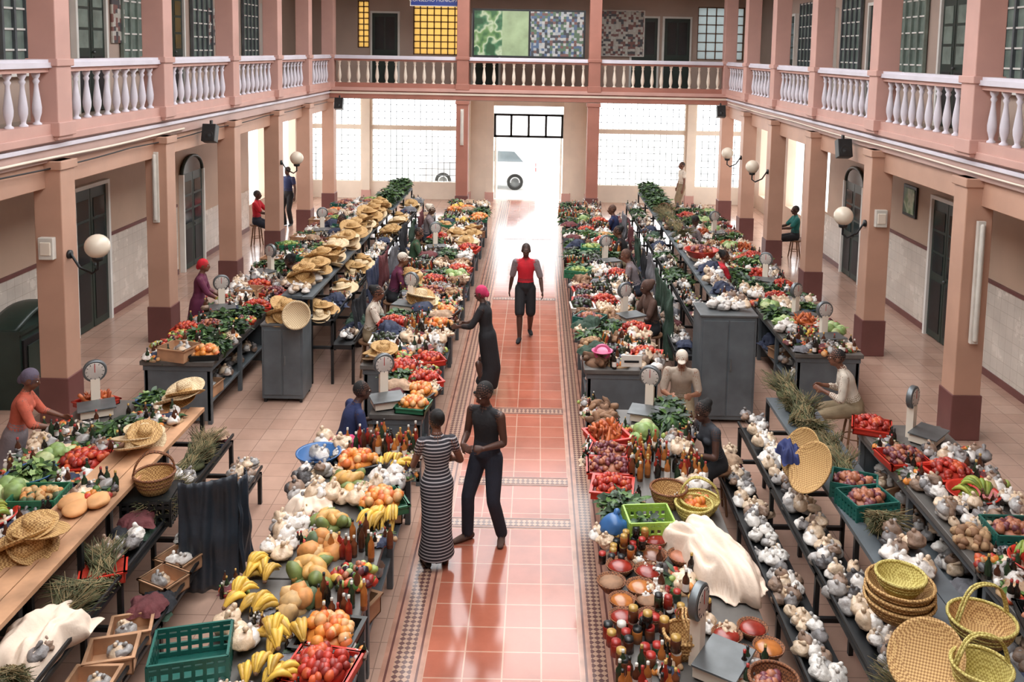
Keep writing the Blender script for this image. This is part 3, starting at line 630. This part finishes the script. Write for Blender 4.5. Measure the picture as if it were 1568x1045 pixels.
mixR=[lg,lg,on,pb,pb,cb,to_,vc,lb,lg,gs,ya,au,bo,cl_,po]
counter(-1.62,-.97,10.0,11.6); 
layout((-1.42,-1.1),10.2,.38,[(lg,or_),(cl_,or_),(lg,to_),(to_,mx)])
counter(-2.05,-1.0,*B2); fill(-2.05,-.97,B2[0],B2[1],ZT,mixL,.37)
counter(1.0,2.05,*B2); fill(.97,2.05,B2[0],B2[1],ZT,mixR,.37)
side=[to_,lg,ca,vc,'green_banana_basin',pb,mx,lg,cb,'spring_onions',pb,po,lb]
counter(-5.05,-4.05,4.2,10.3); fill(-5.05,-4.05,4.2,10.3,ZT,side,.38)
counter(-5.05,-4.05,*B2); fill(-5.05,-4.05,B2[0],B2[1],ZT,[or_,lg,gs,to_,mx,'cardboard_box',pb,vc,lg,cl_,on,pb],.38)
counter(4.1,5.1,4.2,10.0); fill(4.1,5.1,4.2,10.0,ZT,[to_,'green_banana_basin',on,vc,gs,to_,pb,cu,po],.38)
counter(4.1,5.1,12.4,24.2); fill(4.1,5.1,12.4,24.2,ZT,[to_,on,ca,mx,lg,pb,po,lb,pb,cb,gs,lg],.38)
def rack(s,y0,y1,topm,tops,mids,lows,dx=0,zt=1.12):
    b=B(); z2=zt-.38; z3=zt-.75
    def sx(a,c,*r):
        x0,x1=sorted((s*(a+dx),s*(c+dx))); b.box(x0,x1,*r)
    for k in range(3): sx(3.1+.17*k,3.26+.17*k,y0+.03*k,y1-.05*k,zt-.04,zt,topm)
    sx(2.78,3.12,y0,y1,z2-.03,z2,black); sx(2.46,2.8,y0,y1,z3-.03,z3,black)
    for y in np.arange(y0,y1+.01,(y1-y0)/max(2,round((y1-y0)/1.5))):
        y=min(y,y1-.04)
        for x,z in((3.55,zt-.04),(3.12,zt-.04),(2.8,z2),(2.48,z3)): sx(x-.02,x+.02,y,y+.04,0,z,black)
        sx(2.48,3.55,y,y+.04,z3-.07,z3-.03,black); sx(2.8,3.55,y,y+.04,z2-.07,z2-.03,black)
    for x,z in((2.46,z3+.05),(2.78,z2+.05)): sx(x-.01,x+.01,y0,y1,z,z+.03,black)
    b.obj('display_rack')
    for y in np.arange(y0+.2,y1,.32):
        tt=tops(y)
        if tt: put(rc(tt),s*(3.34+dx),y,zt)
        put(rc(mids),s*(2.96+dx),y,z2,sc=.92); put(rc(lows),s*(2.63+dx),y+.1,z3,sc=.88)
rack(-1,4.2,9.6,plank,lambda y:([pb,cu,sh_] if U(0,1)<.25 or y>9 else None),['dried_herb_bundle',gs,cu,'dried_herb_bundle',cl_],[gs,'cardboard_box',cl_],.3)
rack(1,4.2,10.2,grey,lambda y:(None if y<6.4 else (['dried_herb_bundle',gs,vc,pb] if y<9 else ['dried_herb_bundle'])),[gs,pb,pb,'dried_herb_bundle',gs],[gs,pb,cl_])
rack(-1,13.2,24,grey,lambda y:([sh_,sh_,pb,sh_] if y<20.5 else [lg]),[sh_,cl_,sh_,cu,pb],[cl_,gs],0,1.38)
rack(1,13.0,24,grey,lambda y:([cl_,pb,gs,cu,pb] if y<17 else (['dried_herb_bundle',wb,lg,cu] if y<21 else [lg])),[cl_,gs,cu,lg],[cl_,gs],0,1.38)
for y in np.arange(13.6,20.4,.55): put(sh_,-3.3+U(-.08,.08),y,1.52,sc=.95)
for s in(-1,1):
    for y in np.arange(21.4,24,.4):
        put(lg,s*3.35,y,1.5,sc=1.1)
def cabinet(x,y,w,d,h):
    b=B(); b.box(-w/2,w/2,-d/2,d/2,.06,h,grey); b.box(-w/2-.015,w/2+.015,-d/2-.015,d/2+.015,h,h+.03,steel)
    b.box(-w/2+.03,-.01,-d/2-.015,-d/2,.12,h-.05,grey); b.box(.01,w/2-.03,-d/2-.015,-d/2,.12,h-.05,grey); b.box(.03,.05,-d/2-.03,-d/2-.01,h*.5,h*.62,steel)
    for sx_ in(-1,1):
        for sy in(-1,1): b.box(sx_*(w/2-.04)-.02,sx_*(w/2-.04)+.02,sy*(d/2-.04)-.02,sy*(d/2-.04)+.02,0,.06,black)
    b.obj('metal_cabinet',(x,y,0),bevel=.006)
cabinet(3.03,12.3,.78,.6,1.55); cabinet(-3.35,12.7,.6,.5,1.15)
put(pb,2.95,12.3,1.58); put(pb,3.2,12.3,1.58)
for y in(12.6,12.8): put(sh_,-3.35,y,1.18)
def drape(name,p0,p1,z0,z1,m,over=.0):
    nu,nv=46,20; V=[];F=[]; p0=np.array(p0,float);p1=np.array(p1,float); Ln=np.linalg.norm(p1-p0); d=(p1-p0)/Ln; nrm=np.array((-d[1],d[0]))
    sd=U(0,50)
    for j in range(nv+1):
        t=j/nv
        for i in range(nu+1):
            u=i/nu; q=u*Ln
            o=.09*noise.noise(Vector((q*6+sd,t*.6,0)))*(.3+t)+.04*noise.noise(Vector((q*15+sd,t*1.5,3)))+.05*noise.noise(Vector((q*2,t*4,sd)))
            z=z1+(z0-z1)*t+.12*noise.noise(Vector((q*3,sd,t)))*t-.08*abs(math.sin(q*3+sd))*(1-t)
            p=p0+d*q*(1+.08*t*noise.noise(Vector((sd,t*2,0))))+nrm*o; V.append((p[0],p[1],z))
    for j in range(nv):
        for i in range(nu): F.append((j*(nu+1)+i,j*(nu+1)+i+1,(j+1)*(nu+1)+i+1,(j+1)*(nu+1)+i))
    b=B(); b.add((np.array(V),F),m); o=b.obj(name); md=o.modifiers.new('t','SOLIDIFY'); md.thickness=.006
tarp=mat('blue_grey_tarp',(44,50,58),.45,.25,3,.4)
drape('hanging_tarp',(-2.95,7.75),(-2.45,7.9),.1,1.25,tarp); drape('hanging_tarp',(-2.45,7.9),(-2.5,8.3),.15,1.15,tarp)
for y,c in((13.6,0),(14.7,4),(15.8,2),(16.9,3),(18.2,0),(19.6,1),(21,2)):
    drape('hanging_cloth',(-2.55,y),(-2.55,y+1.0),.4,U(1.2,1.5),c_cl[c]); drape('hanging_cloth',(2.5,y),(2.5,y+1.0),.35,U(1.2,1.5),c_cl[(c+1)%4])
wcl=mat('white_cloth',(230,208,188),.75,.08,5,.2)
def clothsheet(name,x,y,z,rx,ry,h,m,seed,rz=0,n=44):
    b=B(); sheet(b,m,rx,ry,h,seed,(0,0,0),n); o=b.obj(name,(x,y,z),rz); md=o.modifiers.new('t','SOLIDIFY'); md.thickness=.006; md.offset=1
clothsheet('white_cloth',1.84,7.0,ZT,.24,.52,.3,wcl,3.3,.45); clothsheet('white_cloth',-3.3,6.1,.74,.24,.36,.2,wcl,5.1,-.2); clothsheet('white_cloth',-1.75,7.85,ZT,.2,.18,.12,wcl,9.2); clothsheet('white_cloth',-3.4,5.4,.74,.22,.3,.16,wcl,15.4); clothsheet('pink_cloth',-1.75,9.15,ZT,.18,.14,.08,mat('pink_fabric',(196,60,104),.8,.15,6),22.1)
bread=mat('bread_crust',(206,150,98),.7,.2,5)
b=B()
for x,y in((0,0),(.12,.14),(-.1,.12)): b.add(lump(x*9,.15,1.3,3),bread,(x,y,.045),sc=(.1,.13,.05))
b.obj('bread_loaves',(-3.65,7.3,1.12))
b=B(); tray(b,.17,.12,.1,redpl); b.box(-.165,.165,-.115,.115,.09,.1,c_red[0]); b.obj('red_box',(-3.25,6.95,.74),.4)
def bk(name,x,y,z,r,h,m,handle,rot=None,hm=None,fill_=None):
    b=B(); basket(b,r,h,m,handle,hm)
    if fill_: heap(b,T_r,fill_,26,r*.75,r*.75,.04,.035,h*.5)
    return place(b.mesh(name),name,(x,y,z),U(0,3),1,rot)
for i in range(3): bk('round_basket',3.02,6.1,1.13+.06*i,.24-.005*i,.13,weave,False)
bk('round_basket',3.02,6.1,1.32,.17,.12,weave2,False)
bk('handled_basket',3.5,5.85,1.13,.22,.15,weave,True,(0,0,.3),weave2)
bk('handled_basket',3.22,5.3,1.13,.18,.2,weave2,True,(0,0,.1),weave2)
b=B(); b.add(lathe([(0,0),(.2,.01),(.25,.05),(.26,.07),(.24,.06),(.2,.03),(0,.02)],30),weave); place(b.mesh('woven_tray'),'woven_tray',(2.98,5.5,1.2),0,1,(math.radians(20),math.radians(-38),0))
for y,a in((8.0,55),(8.3,62)):
    b=B(); b.add(lathe([(0,0),(.22,.01),(.25,.04),(.26,.06),(.24,.05),(.21,.03),(0,.02)],30),weave); place(b.mesh('woven_tray'),'woven_tray',(2.98,y,1.3),0,1,(0,math.radians(-a),.3))
b=B(); b.add(lathe([(0,0),(.18,.01),(.2,.04),(.21,.06),(.18,.05),(.17,.03),(0,.02)],30),palehat); place(b.mesh('woven_tray'),'woven_tray',(-3.1,12.35,1.35),0,1,(math.radians(70),0,0))
b=B(); sheet(b,mat('navy_cloth',(34,44,92),.8),.1,.18,.14,7.7); b.obj('blue_cloth',(2.85,8.35,1.25))
bk('wicker_basket',1.62,8.05,ZT,.17,.17,weave,False,None,weaved); bk('wicker_basket',1.82,7.8,ZT,.17,.15,weave2,False)
bk('handled_basket',1.42,5.95,ZT,.14,.16,weave,True); bk('wicker_basket',1.95,5.5,ZT,.16,.16,weaved,False,fill_=c_on)
b=B(); crate(b,.2,.16,.2,limepl); leaves(b,c_leaf,30,.14,.12,.2); b.obj('plastic_basket',(1.36,7.5,ZT),.1)
b=B(); bagl(b,[bluepl],(0,0,.1),.13); b.obj('blue_bag',(1.05,7.45,ZT))
b=B(); crate(b,.25,.19,.22,tealpl); b.obj('plastic_crate',(-2.0,5.65,ZT+.0),.25)
b=B(); crate(b,.22,.2,.24,blackpl); b.box(-.22,.22,-.2,.2,.23,.25,blackpl); b.obj('plastic_crate',(-3.27,7.95,.74),.1)
bk('handled_basket',-3.25,7.95,1.0,.18,.17,weave,True,(0,0,.4),weaved)
b=B(); basin(b,.22,.12,bluepl); [bagl(b,c_bag,(U(-.08,.08),U(-.08,.08),.09),.08) for i in range(3)]; b.obj('blue_basin',(-1.9,8.75,ZT))
b=B(); basin(b,.3,.13,redpl); heap(b,T_r,c_on,40,.22,.22,.08,.04,.08); b.obj('red_basin',(3.35,15.9,1.5))
b=B(); b.box(0,.28,-.01,.01,0,.16,whitepl); b.box(.04,.24,-.015,.0,.06,.09,black); b.obj('price_sign',(1.5,11.62,ZT+.05),0)
b=B(); b.add(tube([(.1*math.cos(a),0,.1*math.sin(a)) for a in np.linspace(0,6.283,20)],[.02]*20,ref=(0,1,0)),pinkpl); basin(b,.14,.02,pinkpl); b.obj('pink_basin',(1.25,11.75,1.1))
def stool(x,y,h=.45):
    b=B(); b.add(lathe([(0,h-.04),(.17,h-.04),(.18,h-.02),(.17,h),(0,h)],20),wood)
    for a in(.78,2.35,3.93,5.5): b.add(tube([(.1*math.cos(a),.1*math.sin(a),h-.04),(.17*math.cos(a),.17*math.sin(a),.012)],[.018,.015],seg=7),wood)
    b.add(tube([(.14*math.cos(a),.14*math.sin(a),h*.4) for a in np.linspace(0,6.283,17)],[.009]*17,ref=(0,0,1),seg=5),wood); b.obj('wooden_stool',(x,y,0))

# ---------- people ----------
skinm=mat('skin_brown',(112,72,54),.5,.08,12); skind=mat('skin_dark',(80,52,42),.5,.08,12); skinl=mat('skin_tan',(146,100,76),.5,.08,12)
hairm=mat('hair_black',(20,17,16),.8,.2,30,.3); eyew=mat('eye_white',(215,208,200),.3,.02); eyed=mat('iris_dark',(24,16,12),.2,.02); lipm=mat('lips',(110,58,52),.5,.05)
def ik(a,b,l1,l2,pole):
    a=np.array(a,float);b=np.array(b,float);d=b-a;D=np.linalg.norm(d)
    if D>(l1+l2)*.998: b=a+d/D*(l1+l2)*.998; d=b-a; D=np.linalg.norm(d)
    u=d/D; x=(l1*l1-l2*l2+D*D)/(2*D); h=math.sqrt(max(0,l1*l1-x*x)); p=np.array(pole,float); p=p-np.dot(p,u)*u; p/=np.linalg.norm(p)+1e-9
    return a+u*x+p*h,b
def unit(v): v=np.array(v,float); return v/(np.linalg.norm(v)+1e-9)
def human(name,loc,yaw,H=1.72,lean=0,pz=.95,px=0,feet=None,wr=None,head=(0,0),skin=skinm,top=None,bottom=None,shoe=None,hair=hairm,hs='short',sleeve=.5,legs='trousers',vox=.012,fem=False,hdirs=None,slm=None):
    shoe=shoe or blackpl; pr=[]; slm=slm or top
    def P(g,m): pr.append((g[0],g[1],m))
    L=math.radians(lean); u=np.array((0,math.sin(L),math.cos(L))); f_=np.array((0,math.cos(L),-math.sin(L)))
    pel=np.array((px,0,pz)); X=np.array((1.,0,0)); sw=.16 if fem else .18
    P(dtube([pel-u*.07,pel,pel+u*.09,pel+u*.15],[(.14,.1),(.172 if fem else .158,.118),(.15,.105),(.13,.095)],seg=22),bottom)
    P(dtube([pel+u*.1,pel+u*.17,pel+u*.27,pel+u*.37,pel+u*.45,pel+u*.5],[(.148,.11),(.128 if fem else .14,.1),(.145,.108),(.162,.115),(.15,.09),(.075,.062)],seg=22),top)
    if fem:
        for s in(-1,1): P((ico(3)[0]*np.array((.062,.055,.06))+pel+u*.34+f_*.08+X*s*.07,ico(3)[1]),top)
    P(dtube([pel+u*.455-X*sw*.85,pel+u*.47,pel+u*.455+X*sw*.85],[.048,.055,.048],ref=(0,1,0)),top)
    nb=pel+u*.5; hy,hp=map(math.radians,head)
    hc=nb+u*.135+np.array((0,.025,.03))
    P(dtube([pel+u*.46,nb+u*.03,hc-np.array((0,0,.06))],[.06,.052,.048]),skin)
    HR=Rm(hp,0,hy)
    def HP(g,m,off,sc): v=g[0]*np.array(sc)+np.array(off); P((v@HR.T+hc,g[1]),m)
    HP(ico(3),skin,(0,-.005,.02),(.075,.095,.1)); HP(ico(3),skin,(0,.03,-.045),(.056,.06,.065)); HP(ico(2),skin,(0,.06,-.085),(.03,.025,.025))
    HP(dtube([(0,.088,.02),(0,.106,-.022)],[.009,.016]),skin,(0,0,0),(1,1,1)); HP(ico(2),skin,(0,.085,.03),(.05,.012,.01)); HP(ico(2),skin,(0,.088,-.055),(.024,.012,.012))
    for s in(-1,1): HP(ico(2),skin,(s*.077,-.005,-.005),(.012,.022,.032))
    if hs=='short': HP(ico(3),hair,(0,-.018,.036),(.081,.096,.098))
    elif hs=='bun': HP(ico(3),hair,(0,-.02,.034),(.085,.1,.102)); HP(ico(3),hair,(0,-.1,.075),(.055,.055,.055))
    elif hs=='scarf': HP(ico(3),hair,(0,-.018,.042),(.09,.104,.105)); HP(ico(2),hair,(0,-.1,-.01),(.045,.04,.06))
    elif hs=='cap': HP(ico(3),hair,(0,-.012,.046),(.084,.1,.095)); HP(ico(2),hair,(0,.1,.05),(.06,.055,.012))
    feet=feet or [(-.1,0,0),(.1,.03,0)]; 
    for s,ft in zip((-1,1),feet):
        hip=pel+X*s*.09-np.array((0,0,.03)); an=np.array((ft[0],ft[1],ft[2]+.085)); kn,an=ik(hip,an,.44,.425,(s*.08,1,.1))
        if legs!='dress':
            if legs=='trousers': P(dtube([hip,(hip+kn)/2,kn,kn+(an-kn)*.4,kn+(an-kn)*.97],[.098,.088,.072,.068,.064],seg=14),bottom); P(dtube([kn+(an-kn)*.85,an],[.036,.034]),skin)
            else:
                P(dtube([hip,(hip+kn)/2,kn,kn+(an-kn)*.35,an],[.085,.074,.054,.056,.036],seg=14),skin); P(dtube([hip,(hip+kn)/2,kn+(hip-kn)*.02],[.1,.096,.09],seg=14),bottom)
        else: P(dtube([kn,kn+(an-kn)*.35,an],[.05,.052,.034]),skin)
        fd=unit((s*.2,1,0)) if len(ft)<4 else unit((ft[3],ft[4],0))
        P(dtube([an+np.array((0,0,-.045))-fd*.05,an+np.array((0,0,-.045))+fd*.06,an+np.array((0,0,-.058))+fd*.16],[(.034,.036),(.042,.034),(.034,.022)],ref=(1,0,0)),shoe)
        P(dtube([an,an+np.array((0,0,-.04))],[.038,.036]),shoe if legs=='trousers' else skin)
    if legs=='dress':
        if pz>.8: P(dtube([pel+u*.1,pel,pel-u*.25,pel-u*.55,(px,0,.14)],[(.14,.105),(.182,.138),(.17,.145),(.165,.15),(.2,.185)],seg=26,rnd=False),bottom)
        else:
            P(dtube([pel,pel+np.array((0,.22,.02)),pel+np.array((0,.42,0))],[(.17,.1),(.17,.1),(.17,.085)],seg=16),bottom); P(dtube([pel+np.array((0,.42,.0)),(0,.45,.15)],[(.17,.08),(.2,.1)],seg=16),bottom)
    wr=wr or [(-.27,.06,pz-.07),(.27,.06,pz-.07)]
    for s,w,hi in zip((-1,1),wr,(0,1)):
        sh=pel+u*.45+X*s*sw; el,w=ik(sh,w,.285,.25,(s*.5,-1,-.35))
        P(dtube([sh,(sh+el)/2,el,el+(w-el)*.3,w],[.05,.044,.037,.038,.026],seg=12),skin)
        if sleeve>0:
            if sleeve<=1: P(dtube([sh,sh+(el-sh)*sleeve],[.063,.058],seg=14),slm)
            else: P(dtube([sh,el,el+(w-el)*(sleeve-1)],[.063,.052,.042],seg=14),slm)
        hd=unit(w-el) if not hdirs else unit(hdirs[hi]); 
        side=unit(np.cross(hd,(s*1.0,0,0.3))) if abs(hd[0])<.9 else unit(np.cross(hd,(0,0,1)))
        nm=unit(np.cross(side,hd))*(1 if np.dot(np.cross(side,hd),(-s,0,0))>0 else -1)
        if np.dot(side,(0,1,.3))<0: side=-side
        kn_=w+hd*.085
        P(dtube([w,w+hd*.04,kn_],[(.026,.02),(.038,.017),(.04,.014)],ref=side),skin)
        for q,ln in((-.03,.062),(-.01,.074),(.011,.08),(.031,.072)):
            a0=kn_+side*q; a1=a0+hd*ln*.5+nm*.008; a2=a0+hd*ln*.85+nm*.03
            P(tube([a0-hd*.015,a1,a2],[.0095,.009,.0075],seg=6),skin)
        t0=w+hd*.03+side*.03; P(tube([t0,t0+hd*.03+side*.024+nm*.008,t0+hd*.06+side*.024+nm*.02],[.012,.0105,.008],seg=6),skin)
    b0=B(); kd=kdtree.KDTree(sum(len(p[0]) for p in pr)); i=0; labs=[]
    for v,f,m in pr:
        b0.add((v,f),m)
        for p in v: kd.insert(p,i); labs.append(m); i+=1
    kd.balance()
    me=b0.mesh('tmp'); o=bpy.data.objects.new('tmp',me); bpy.context.collection.objects.link(o)
    r=o.modifiers.new('r','REMESH'); r.mode='VOXEL'; r.voxel_size=vox; sm=o.modifiers.new('s','SMOOTH'); sm.iterations=2; sm.factor=.5
    dg=bpy.context.evaluated_depsgraph_get(); dg.update(); ev=o.evaluated_get(dg); em=ev.to_mesh()
    V=np.zeros(len(em.vertices)*3); em.vertices.foreach_get('co',V); V=V.reshape(-1,3)
    F=[tuple(p.vertices) for p in em.polygons]; ev.to_mesh_clear()
    bpy.data.objects.remove(o); bpy.data.meshes.remove(me)
    b=B(); b.V.append(V); b.n=len(V); b.F=F; b.S=[True]*len(F)
    for f in F:
        c=(V[f[0]]+V[f[2]])/2; m=labs[kd.find(c)[1]]
        if m not in b.mats: b.mats.append(m)
        b.M.append(b.mats.index(m))
    def HQ(g,m,off,sc): v=g[0]*np.array(sc)+np.array(off); b.add((v@HR.T+hc,g[1]),m)
    for s in(-1,1): HQ(ico(2),eyew,(s*.03,.082,.008),(.013,.01,.007)); HQ(ico(2),eyed,(s*.03,.09,.008),(.006,.004,.006)); HQ(tube([(-.015,0,0),(0,0,.004),(.015,0,0)],[.003]*3,seg=5),hairm,(s*.03,.094,.028),(1,1,1))
    HQ(ico(2),lipm,(0,.099,-.053),(.02,.005,.006))
    k=H/1.75
    return b.obj(name,loc,math.radians(yaw),k)
def clo(n,c,r=.85,v=.12): return mat('fabric_'+n,c,r,v,9,.2,sc2=30)
bk_=clo('black',(30,29,32)); dk=clo('dark_denim',(34,38,50)); redf=clo('red',(190,28,42)); greyf=clo('grey',(130,118,120)); whf=clo('white',(206,194,178)); pkf=clo('pink',(190,50,92)); navy=clo('navy',(36,46,84)); orf=clo('coral',(190,92,70)); pur=clo('purple',(100,38,66)); teal=clo('teal',(32,106,100)); brf=clo('brown',(84,60,50)); khf=clo('khaki',(134,116,90)); grn=clo('green',(58,84,58))
dress=stripemat('striped_dress_fabric',(38,36,42),(180,174,176),.036,2,.66)
human('woman_in_striped_dress',(-.64,8.45,0),15,1.62,fem=True,legs='dress',top=dress,bottom=dress,hair=hairm,hs='bun',sleeve=.35,skin=skinm,vox=.0075,lean=3,head=(12,-6),wr=[(-.22,.3,1.0),(.24,.3,1.05)],shoe=blackpl)
human('man_in_black_vest',(-.17,8.95,0),150,1.76,top=bk_,bottom=dk,skin=skind,sleeve=0,vox=.0075,head=(-20,-22),feet=[(-.17,-.05,0,-.5,1),(.15,.12,0,.5,1)],wr=[(-.12,.25,1.12),(.14,.25,1.1)],hdirs=[(.8,.4,0),(-.8,.4,0)],lean=3,shoe=brf)
human('walking_man',(.14,15.6,0),180,1.76,top=redf,bottom=bk_,skin=skind,sleeve=.9,slm=greyf,legs='shorts',vox=.009,feet=[(-.09,-.18,.03),(.09,.2,0)],wr=[(-.3,.1,.9),(.28,-.08,.88)],shoe=bk_)
human('woman_with_pink_headscarf',(-.4,13.0,0),75,1.66,top=bk_,bottom=bk_,legs='dress',hair=pkf,hs='scarf',sleeve=1.6,skin=skind,fem=True,lean=8,wr=[(-.2,.42,1.1),(.2,.4,1.05)],vox=.01,head=(0,-12))
sitf=[(-.13,.42,0),(.13,.45,0)]
def sit(name,x,y,yaw,**k):
    sh=k.pop('sh',.45); k.setdefault('wr',[(-.14,.42,sh+.3),(.14,.42,sh+.28)]); human(name,(x,y,0),yaw,pz=sh+.1,feet=sitf,**k); stool(x,y,sh*.97)
sit('seated_woman_vendor',2.4,9.6,115,top=clo('charcoal',(58,60,66)),bottom=bk_,skin=skind,lean=18,H=1.66,hs='bun',fem=True,sleeve=.2,head=(0,-18),vox=.01,sh=.55)
sit('seated_man_in_white_cap',2.32,11.6,170,top=clo('pale',(172,156,140)),bottom=khf,skin=skinl,lean=20,hair=whf,hs='cap',sleeve=.8,head=(0,-25),vox=.01)
sit('seated_man_in_white_shirt',4.55,11.2,75,top=whf,bottom=khf,skin=skinm,lean=22,sleeve=1.5,vox=.01,sh=.55)
sit('vendor_in_navy',-1.92,9.95,-60,top=navy,bottom=dk,skin=skind,lean=20,sleeve=.8,sh=.45,vox=.01)
human('woman_in_coral_top',(-5.4,9.35,0),-70,1.62,top=orf,bottom=greyf,legs='dress',hair=clo('print_scarf',(90,80,96)),hs='scarf',sleeve=1.2,fem=True,lean=14,wr=[(-.15,.48,1.05),(.2,.45,1.05)],head=(0,-18),vox=.01)
human('woman_in_purple',(-5.4,14.6,0),-80,1.6,top=pur,bottom=pur,legs='dress',hair=redf,hs='scarf',sleeve=1.4,fem=True,lean=8,wr=[(-.15,.35,1.0),(.15,.4,1.0)])
sit('seated_woman_in_red',-6.95,22.6,-90,top=redf,bottom=dk,skin=skind,sleeve=.8,sh=.6)
human('man_standing',(-6.9,25.3,0),160,1.74,top=navy,bottom=bk_,skin=skind)
human('man_standing',(5.0,28.2,0),100,1.74,top=whf,bottom=khf,skin=skinm)
human('woman_in_orange',(6.75,23.6,0),120,1.6,top=clo('orange',(204,110,64)),bottom=brf,legs='dress',skin=skind,fem=True,hs='bun')
sit('seated_woman_in_teal',7.0,22.4,90,top=teal,bottom=bk_,skin=skind,fem=True,sleeve=.8,sh=.5)
vs=[(-2.3,13.6,whf,khf),(-2.3,15.8,pur,bk_),(-2.3,18.3,grn,brf),(-2.3,20.8,greyf,dk),(2.27,14.2,brf,bk_),(2.27,16.5,greyf,dk),(2.27,18.8,bk_,khf),(2.27,21.2,navy,bk_),(-3.85,15.5,bk_,dk),(3.85,16.8,redf,bk_),(3.85,20,greyf,dk),(-3.85,19.5,navy,bk_)]
for i,(x,y,t,bt) in enumerate(vs):
    inner=abs(x)<3; yaw=(90 if x>0 else -90) if inner else (-90 if x>0 else 90)
    sit('market_vendor',x,y,yaw+U(-25,25),top=t,bottom=bt,skin=rc([skinm,skind]),lean=U(5,22),hs=rc(['short','scarf','bun','cap']),hair=rc([hairm,hairm,brf,whf]) ,sleeve=.7,vox=.016,H=U(1.65,1.8),head=(U(-20,20),U(-20,0)),sh=.6)

# ---------- light ----------
w=bpy.data.worlds.new('World'); bpy.context.scene.world=w; w.use_nodes=True
bg=w.node_tree.nodes['Background']; bg.inputs[0].default_value=(.96,.98,1,1); bg.inputs[1].default_value=5.1
sl=bpy.data.lights.new('sun','SUN'); sl.energy=.9; sl.angle=math.radians(35); sl.color=(1,.94,.86)
so=bpy.data.objects.new('sun',sl); bpy.context.collection.objects.link(so); so.rotation_euler=(math.radians(-40),math.radians(6),0)
cam=bpy.data.cameras.new('camera'); cam.lens=31; cam.sensor_width=36; cam.shift_x=-.0245; cam.shift_y=-.196; cam.clip_end=200
co=bpy.data.objects.new('camera',cam); bpy.context.collection.objects.link(co)
M=Matrix.Translation((.3,0,5.2))@Matrix.Rotation(math.radians(90-5.8),4,'X')@Matrix.Rotation(.019,4,'Z')
co.matrix_world=M; bpy.context.scene.camera=co
bpy.context.scene.view_settings.view_transform='Standard'
